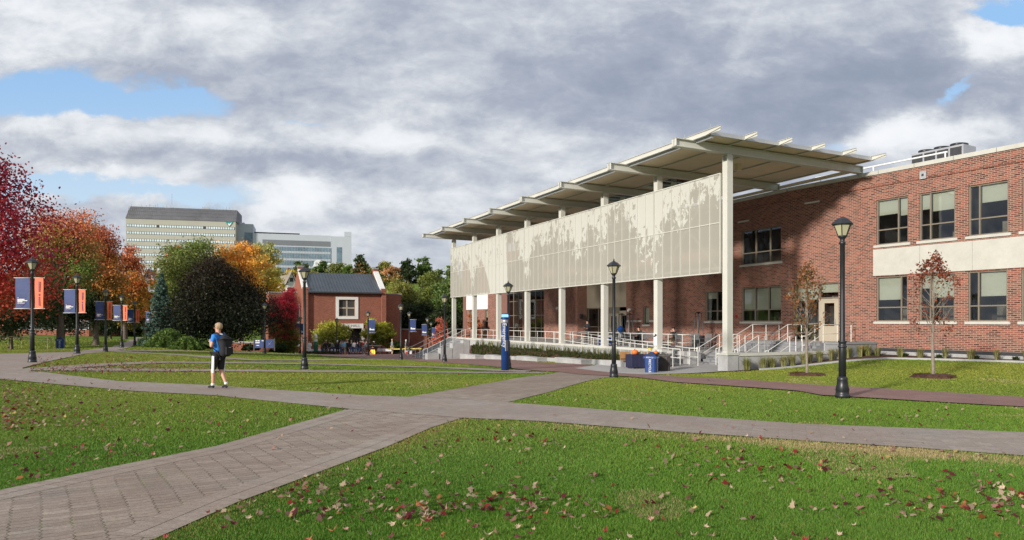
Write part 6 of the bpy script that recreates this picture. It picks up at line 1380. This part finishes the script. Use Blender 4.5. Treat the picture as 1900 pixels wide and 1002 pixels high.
# ------------------------------------------------------------------ tan tower
def frame2(px0,Y0,px1,Y1):
    A=Vector(((px0-CX)/F*Y0,Y0,0)); B=Vector(((px1-CX)/F*Y1,Y1,0)); return A,math.atan2(B.y-A.y,B.x-A.x),(B-A).length
A,ra,L=frame2(234,330,437,342); tw=thing('office_tower','tan office tower with dark slate mansard top on the far hill','building',A,ra)
zf=lambda py,Y:EYE+(HY-py)/F*Y
zt=zf(405,330); m=MB(); m.box(0,L,0,22,-5,zt); m.build('facade','tan_concrete',tw)
zm=zf(381.5,330); m=MB(); m.hexa([(-.3,-.3,zt+.02),(L+.3,-.3,zt+.02),(L+.3,22,zt+.02),(-.3,22,zt+.02),(1.4,1.6,zm),(L+.5,1.6,zm),(L+.5,20,zm),(1.4,20,zm)]); mn=m.build('mansard_roof','slate',tw)
m=MB()
for f in (.33,.62,.85): m.hexa([(-.3+1.7*f,-.42+1.9*f,zt+(zm-zt)*f-.1),(L+.3,-.42+1.9*f,zt+(zm-zt)*f-.1),(L+.3,1.9*f,zt+(zm-zt)*f-.1),(-.3+1.7*f,1.9*f,zt+(zm-zt)*f-.1),(-.3+1.7*f,-.42+1.9*f,zt+(zm-zt)*f+.12),(L+.3,-.42+1.9*f,zt+(zm-zt)*f+.12),(L+.3,1.9*f,zt+(zm-zt)*f+.12),(-.3+1.7*f,1.9*f,zt+(zm-zt)*f+.12)])
for i in range(60): x=.3+i*(L-.6)/59; m.bar((x,-.32,zt),(x+.6*(1-x/L),1.55,zm),.12,.08)
m.build('roof_ribs','slate',mn)
for j,py in enumerate((418,431.3,444.8,458,471.5,485,498.5,511)):
    z=zf(py,330); m=MB(); m.box(.2,L-.2,-.03,-.001,z-.68,z+.68); wb=m.build('window_band','dark_metal',tw); m=MB(); n=44; r_=random.Random(j)
    skip={12,31} if j==0 else set()
    for i in range(n):
        if i in skip: continue
        x=.35+(L-.7)*i/n; m.box(x,x+(L-.7)/n-.26,-.09,-.031,z-.52,z+.52)
    m.build('panes','far_window',wb)
m=MB(); rr=random.Random(9)
for x in [1.5,6,8,9.5,11,12,13,15.5,17,18.5,20,33,34,35,36.5,38,39.5,41,42.5,44,45.5,47]: m.tube([(x,3,zm-.1),(x,3,zm+rr.uniform(.8,1.8))],.09,4)
m.tube([(19.3,3,zm),(19.3,3,zm+7)],.08,4); m.bar((5,3,zm+.9),(13,3,zm+.9),.08,.08); m.box(33,36,2.5,3.5,zm-.1,zm+.9); m.build('antennas','grey_metal',tw)
cx_=L-2.9; cz_=zf(415.5,341); m=MB()
prof=[(-1.6,.9),(-.8,1.5),(.1,1.2),(.9,1.5),(1.7,.8),(1.0,-.3),(.1,-1.4),(-.9,-.3)]; m.add([(cx_+x,-.2,cz_+z) for x,z in prof]+[(cx_+x,-.05,cz_+z) for x,z in prof],[tuple(range(8)),tuple(range(15,7,-1))]+[(i,8+i,8+(i+1)%8,(i+1)%8) for i in range(8)]); lg=m.build('wall_emblem','teal',tw)
m=MB(); pr=[(-.6,.5),(.1,.0),(1.2,.9),(.8,-.1),(.1,-1.1),(-.4,-.4)]; m.add([(cx_+x,-.26,cz_+z) for x,z in pr]+[(cx_+x,-.201,cz_+z) for x,z in pr],[tuple(range(6)),tuple(range(11,5,-1))]+[(i,6+i,6+(i+1)%6,(i+1)%6) for i in range(6)]); m.build('emblem_mark','white_paint',lg)
# white clinic block
A,ra,L=frame2(469,350,652,364); cb=thing('white_office_block','long white clad office block with blue glass beside the tan tower','building',A,ra)
fx=lambda px:( (lambda k:(k*350-(469-CX)/F*350)/(math.cos(ra)-k*math.sin(ra)))((px-CX)/F) )
zf2=lambda px,py:zf(py,350+math.sin(ra)*fx(px))
m=MB(); m.box(0,fx(615),0,25,-5,zf2(469,432.5)); m.box(fx(615)+.05,L,-.6,25,-5,zf2(630,439)); m.box(fx(639),L,-.65,10,zf2(645,439)-.1,zf2(645,430.5)); m.box(-9,-.05,4,25,-5,zf2(469,414)); m.build('cladding','white_cladding',cb)
m=MB(); m.box(fx(487),fx(613),-.15,-.003,zf2(540,455.5),zf2(540,446)); m.build('louvre_band','grey_band',cb)
m=MB(); m.box(.5,fx(556),3,12,zf2(469,432.5)+.002,zf2(469,431)+.6); m.build('roof_plant','dark_metal',cb)
m=MB(); m.box(fx(480),fx(614),-.25,-.003,5,zf2(540,458)); gz_=m.build('glass_wall','far_glass',cb)
m=MB(); zt2=zf2(540,458)
for k in range(7): z=zt2-1.2-k*3.7; m.box(fx(480)+.1,fx(614)-.1,-.34,-.253,z-1.35-.75,z-1.35+.35)
m.build('spandrels','white_cladding',gz_); m=MB()
for i in range(46): x=fx(480)+.3+i*(fx(614)-fx(480)-.6)/45; m.box(x-.06,x+.06,-.40,-.345,6,zt2-.1)
m.build('mullions','grey_metal',gz_)
m=MB(); m.box(fx(624.5),fx(634),-.75,-.603,20,zf2(630,459)); m.build('window_strip','far_glass',cb)
m=MB(); m.box(-4.2,-.06,3.85,3.997,20,zf2(469,430)); m.build('window_strip','far_glass',cb)
m=MB(); 
for x in (-8,-6.4,-4.8): m.lathe([(.8,0),(.75,.5),(.3,.9)],10,(x,6)); 
o=m.build('roof_vents','white_cladding',cb); o.location.z=zf2(469,414)
# dishes on the hill
for i,(px,py,r_) in enumerate(((591,490,2.0),(585,493.5,.9),(612,493,1.3))):
    Y=300; t=thing('satellite_dish',['large white satellite dish above the hall ridge','tiny white dish left of the large dish','medium white dish right of the large dish'][i],'satellite dish',(((px-CX)/F*Y),Y,zf(py,Y)-r_),R(25)); m=MB(); m.M=Matrix.Translation((0,0,r_))@Matrix.Rotation(R(65),4,'X'); m.lathe([(.05,-.35*r_),(.6*r_,-.2*r_),(r_,.1*r_),(r_*.97,.12*r_),(.55*r_,-.1*r_),(.04,-.25*r_)],18); m.M=Matrix(); m.build('reflector','white_paint',t,True); m=MB(); m.tube([(0,.3,-12),(0,.2,r_*.7)],.25,8); m.build('mast','grey_metal',t)
# houses
def house(label,px,py_eave,Y,wpx,rz,wall='house_white',roof='house_roof',hh=6,rise=2.6,dep=8):
    x=(px-CX)/F*Y; z=zf(py_eave,Y)-hh; t=thing('gabled_house',label,'house',(x,Y,z),rz); Wd=wpx/F*Y; a=Wd/2
    m=MB(); m.box(-a,a,0,dep,-8,hh); m.add([(-a,0,hh),(a,0,hh),(0,0,hh+rise),(-a,dep,hh),(a,dep,hh),(0,dep,hh+rise)],[(0,1,2),(5,4,3)]); m.build('walls',wall,t)
    m=MB(); 
    for s in (-1,1): m.hexa([(s*(a+.4),-.4,hh-.25),(0,-.4,hh+rise+.02),(0,dep+.4,hh+rise+.02),(s*(a+.4),dep+.4,hh-.25),(s*(a+.4),-.4,hh-.05),(0,-.4,hh+rise+.25),(0,dep+.4,hh+rise+.25),(s*(a+.4),dep+.4,hh-.05)])
    m.build('roof',roof,t)
    for x_ in (-a*.5,a*.5):
        for z_ in (hh-2.2,hh-4.8): m=MB(); m.box(x_-.4,x_+.4,-.06,-.003,z_,z_+1.3); m.build('window','room_dark',t)
    m=MB(); m.box(-.4,.4,-.05,-.003,hh+.4,hh+1.3); m.build('window','room_dark',t); m=MB(); m.box(a*.4,a*.4+.6,dep*.5,dep*.5+.6,hh,hh+rise+1.2); m.build('chimney','hall_brick',t)
house('white gabled house with tan roof left above the hall',541,526,158,16,R(35)); house('grey roofed house left of the white gabled house',523,530,165,20,R(60),'tan_concrete','slate',6,2.4); house('white house with grey gable at the foot of the tan tower',276,520,165,20,R(20),'white_cladding','slate',6,2.6)
# left background buildings and low walls
def block(kind,label,cat,px0,px1,Y,top,dz,wall,wins=0,wy=(0,1),dep=10,rz=0.0):
    x0,x1=(px0-CX)/F*Y,(px1-CX)/F*Y; gz=g((x0+x1)/2,Y); h=zf(top,Y)-gz; t=thing(kind,label,cat,((x0+x1)/2,Y,gz),rz); a=(x1-x0)/2
    m=MB(); m.box(-a,a,0,dep,-2,h); m.build('walls',wall,t); m=MB(); m.box(-a-.06,a+.06,-.06,dep+.06,h+.002,h+.15); m.build('coping','concrete',t)
    for i in range(wins):
        x=-a+(2*a)*(i+.5)/wins; m=MB(); m.box(x-.9,x+.9,-.08,-.003,h*wy[0],h*wy[1]); w_=m.build('window','white_cladding',t); m=MB(); m.box(x-.8,x+.8,-.12,-.082,h*wy[0]+.1,h*wy[1]-.1); m.build('pane','room_dark',w_)
    return t
block('brick_dormitory','long low red brick building in shade behind the left trees','building',-140,165,108,560,0,'hall_brick',14,(.15,.42))
block('pale_building','pale salmon building glimpsed between the trunks behind the left trees','building',176,204,135,585,0,'tan_concrete',2,(.2,.5))
block('garden_wall','low red brick garden wall behind the copper beech','wall',392,508,82,636,0,'hall_brick',0,dep=.4)
block('boundary_wall','long dark brick wall right of the hall behind the stairs','wall',742,870,97,612,0,'hall_brick',0,dep=.5)
# rooftop plant on the wing
q=WR.P(7.6,0,-4.2); t=thing('rooftop_chiller','grey louvred rooftop chiller with black fan rings above the brick wing','chiller',(23.3,37.6,9.95),BR+math.atan2(-.9944,.1058))
Zc=1.55
m=MB(); m.box(-2.6,2.6,-.9,.9,.1,Zc); m.box(-2.4,-2.2,-.8,.8,-1.2,.099); m.box(2.2,2.4,-.8,.8,-1.2,.099); m.build('casing','grey_metal',t)
for i in range(4):
    for sy in (-.93,.901): m=MB(); m.box(-2.5+i*1.28,-1.4+i*1.28,sy,sy+.028,.25,.80); m.box(-2.5+i*1.28,-1.4+i*1.28,sy,sy+.028,.79,1.4); m.build('louvre','dark_metal',t)
for i in range(3): m=MB(); m.lathe([(.72,Zc),(.76,Zc+.24),(.70,Zc+.25),(.66,Zc+.05)],20,(-1.6+i*1.6,0)); m.build('fan_ring','black_paint',t,True)
t.scale=(.52,.7,.66)
q=WR.P(11.2,0,-5.0); t=thing('exhaust_fan','small red and grey exhaust fan right of the rooftop chiller','fan',tuple(W(q[0],q[1],8.86)),BR); m=MB(); m.box(-.6,.6,-.6,.6,0,.95); m.build('casing','red_paint',t); m=MB(); m.lathe([(.62,.95),(.66,1.25),(.6,1.3)],16); m.build('hood','dark_metal',t)
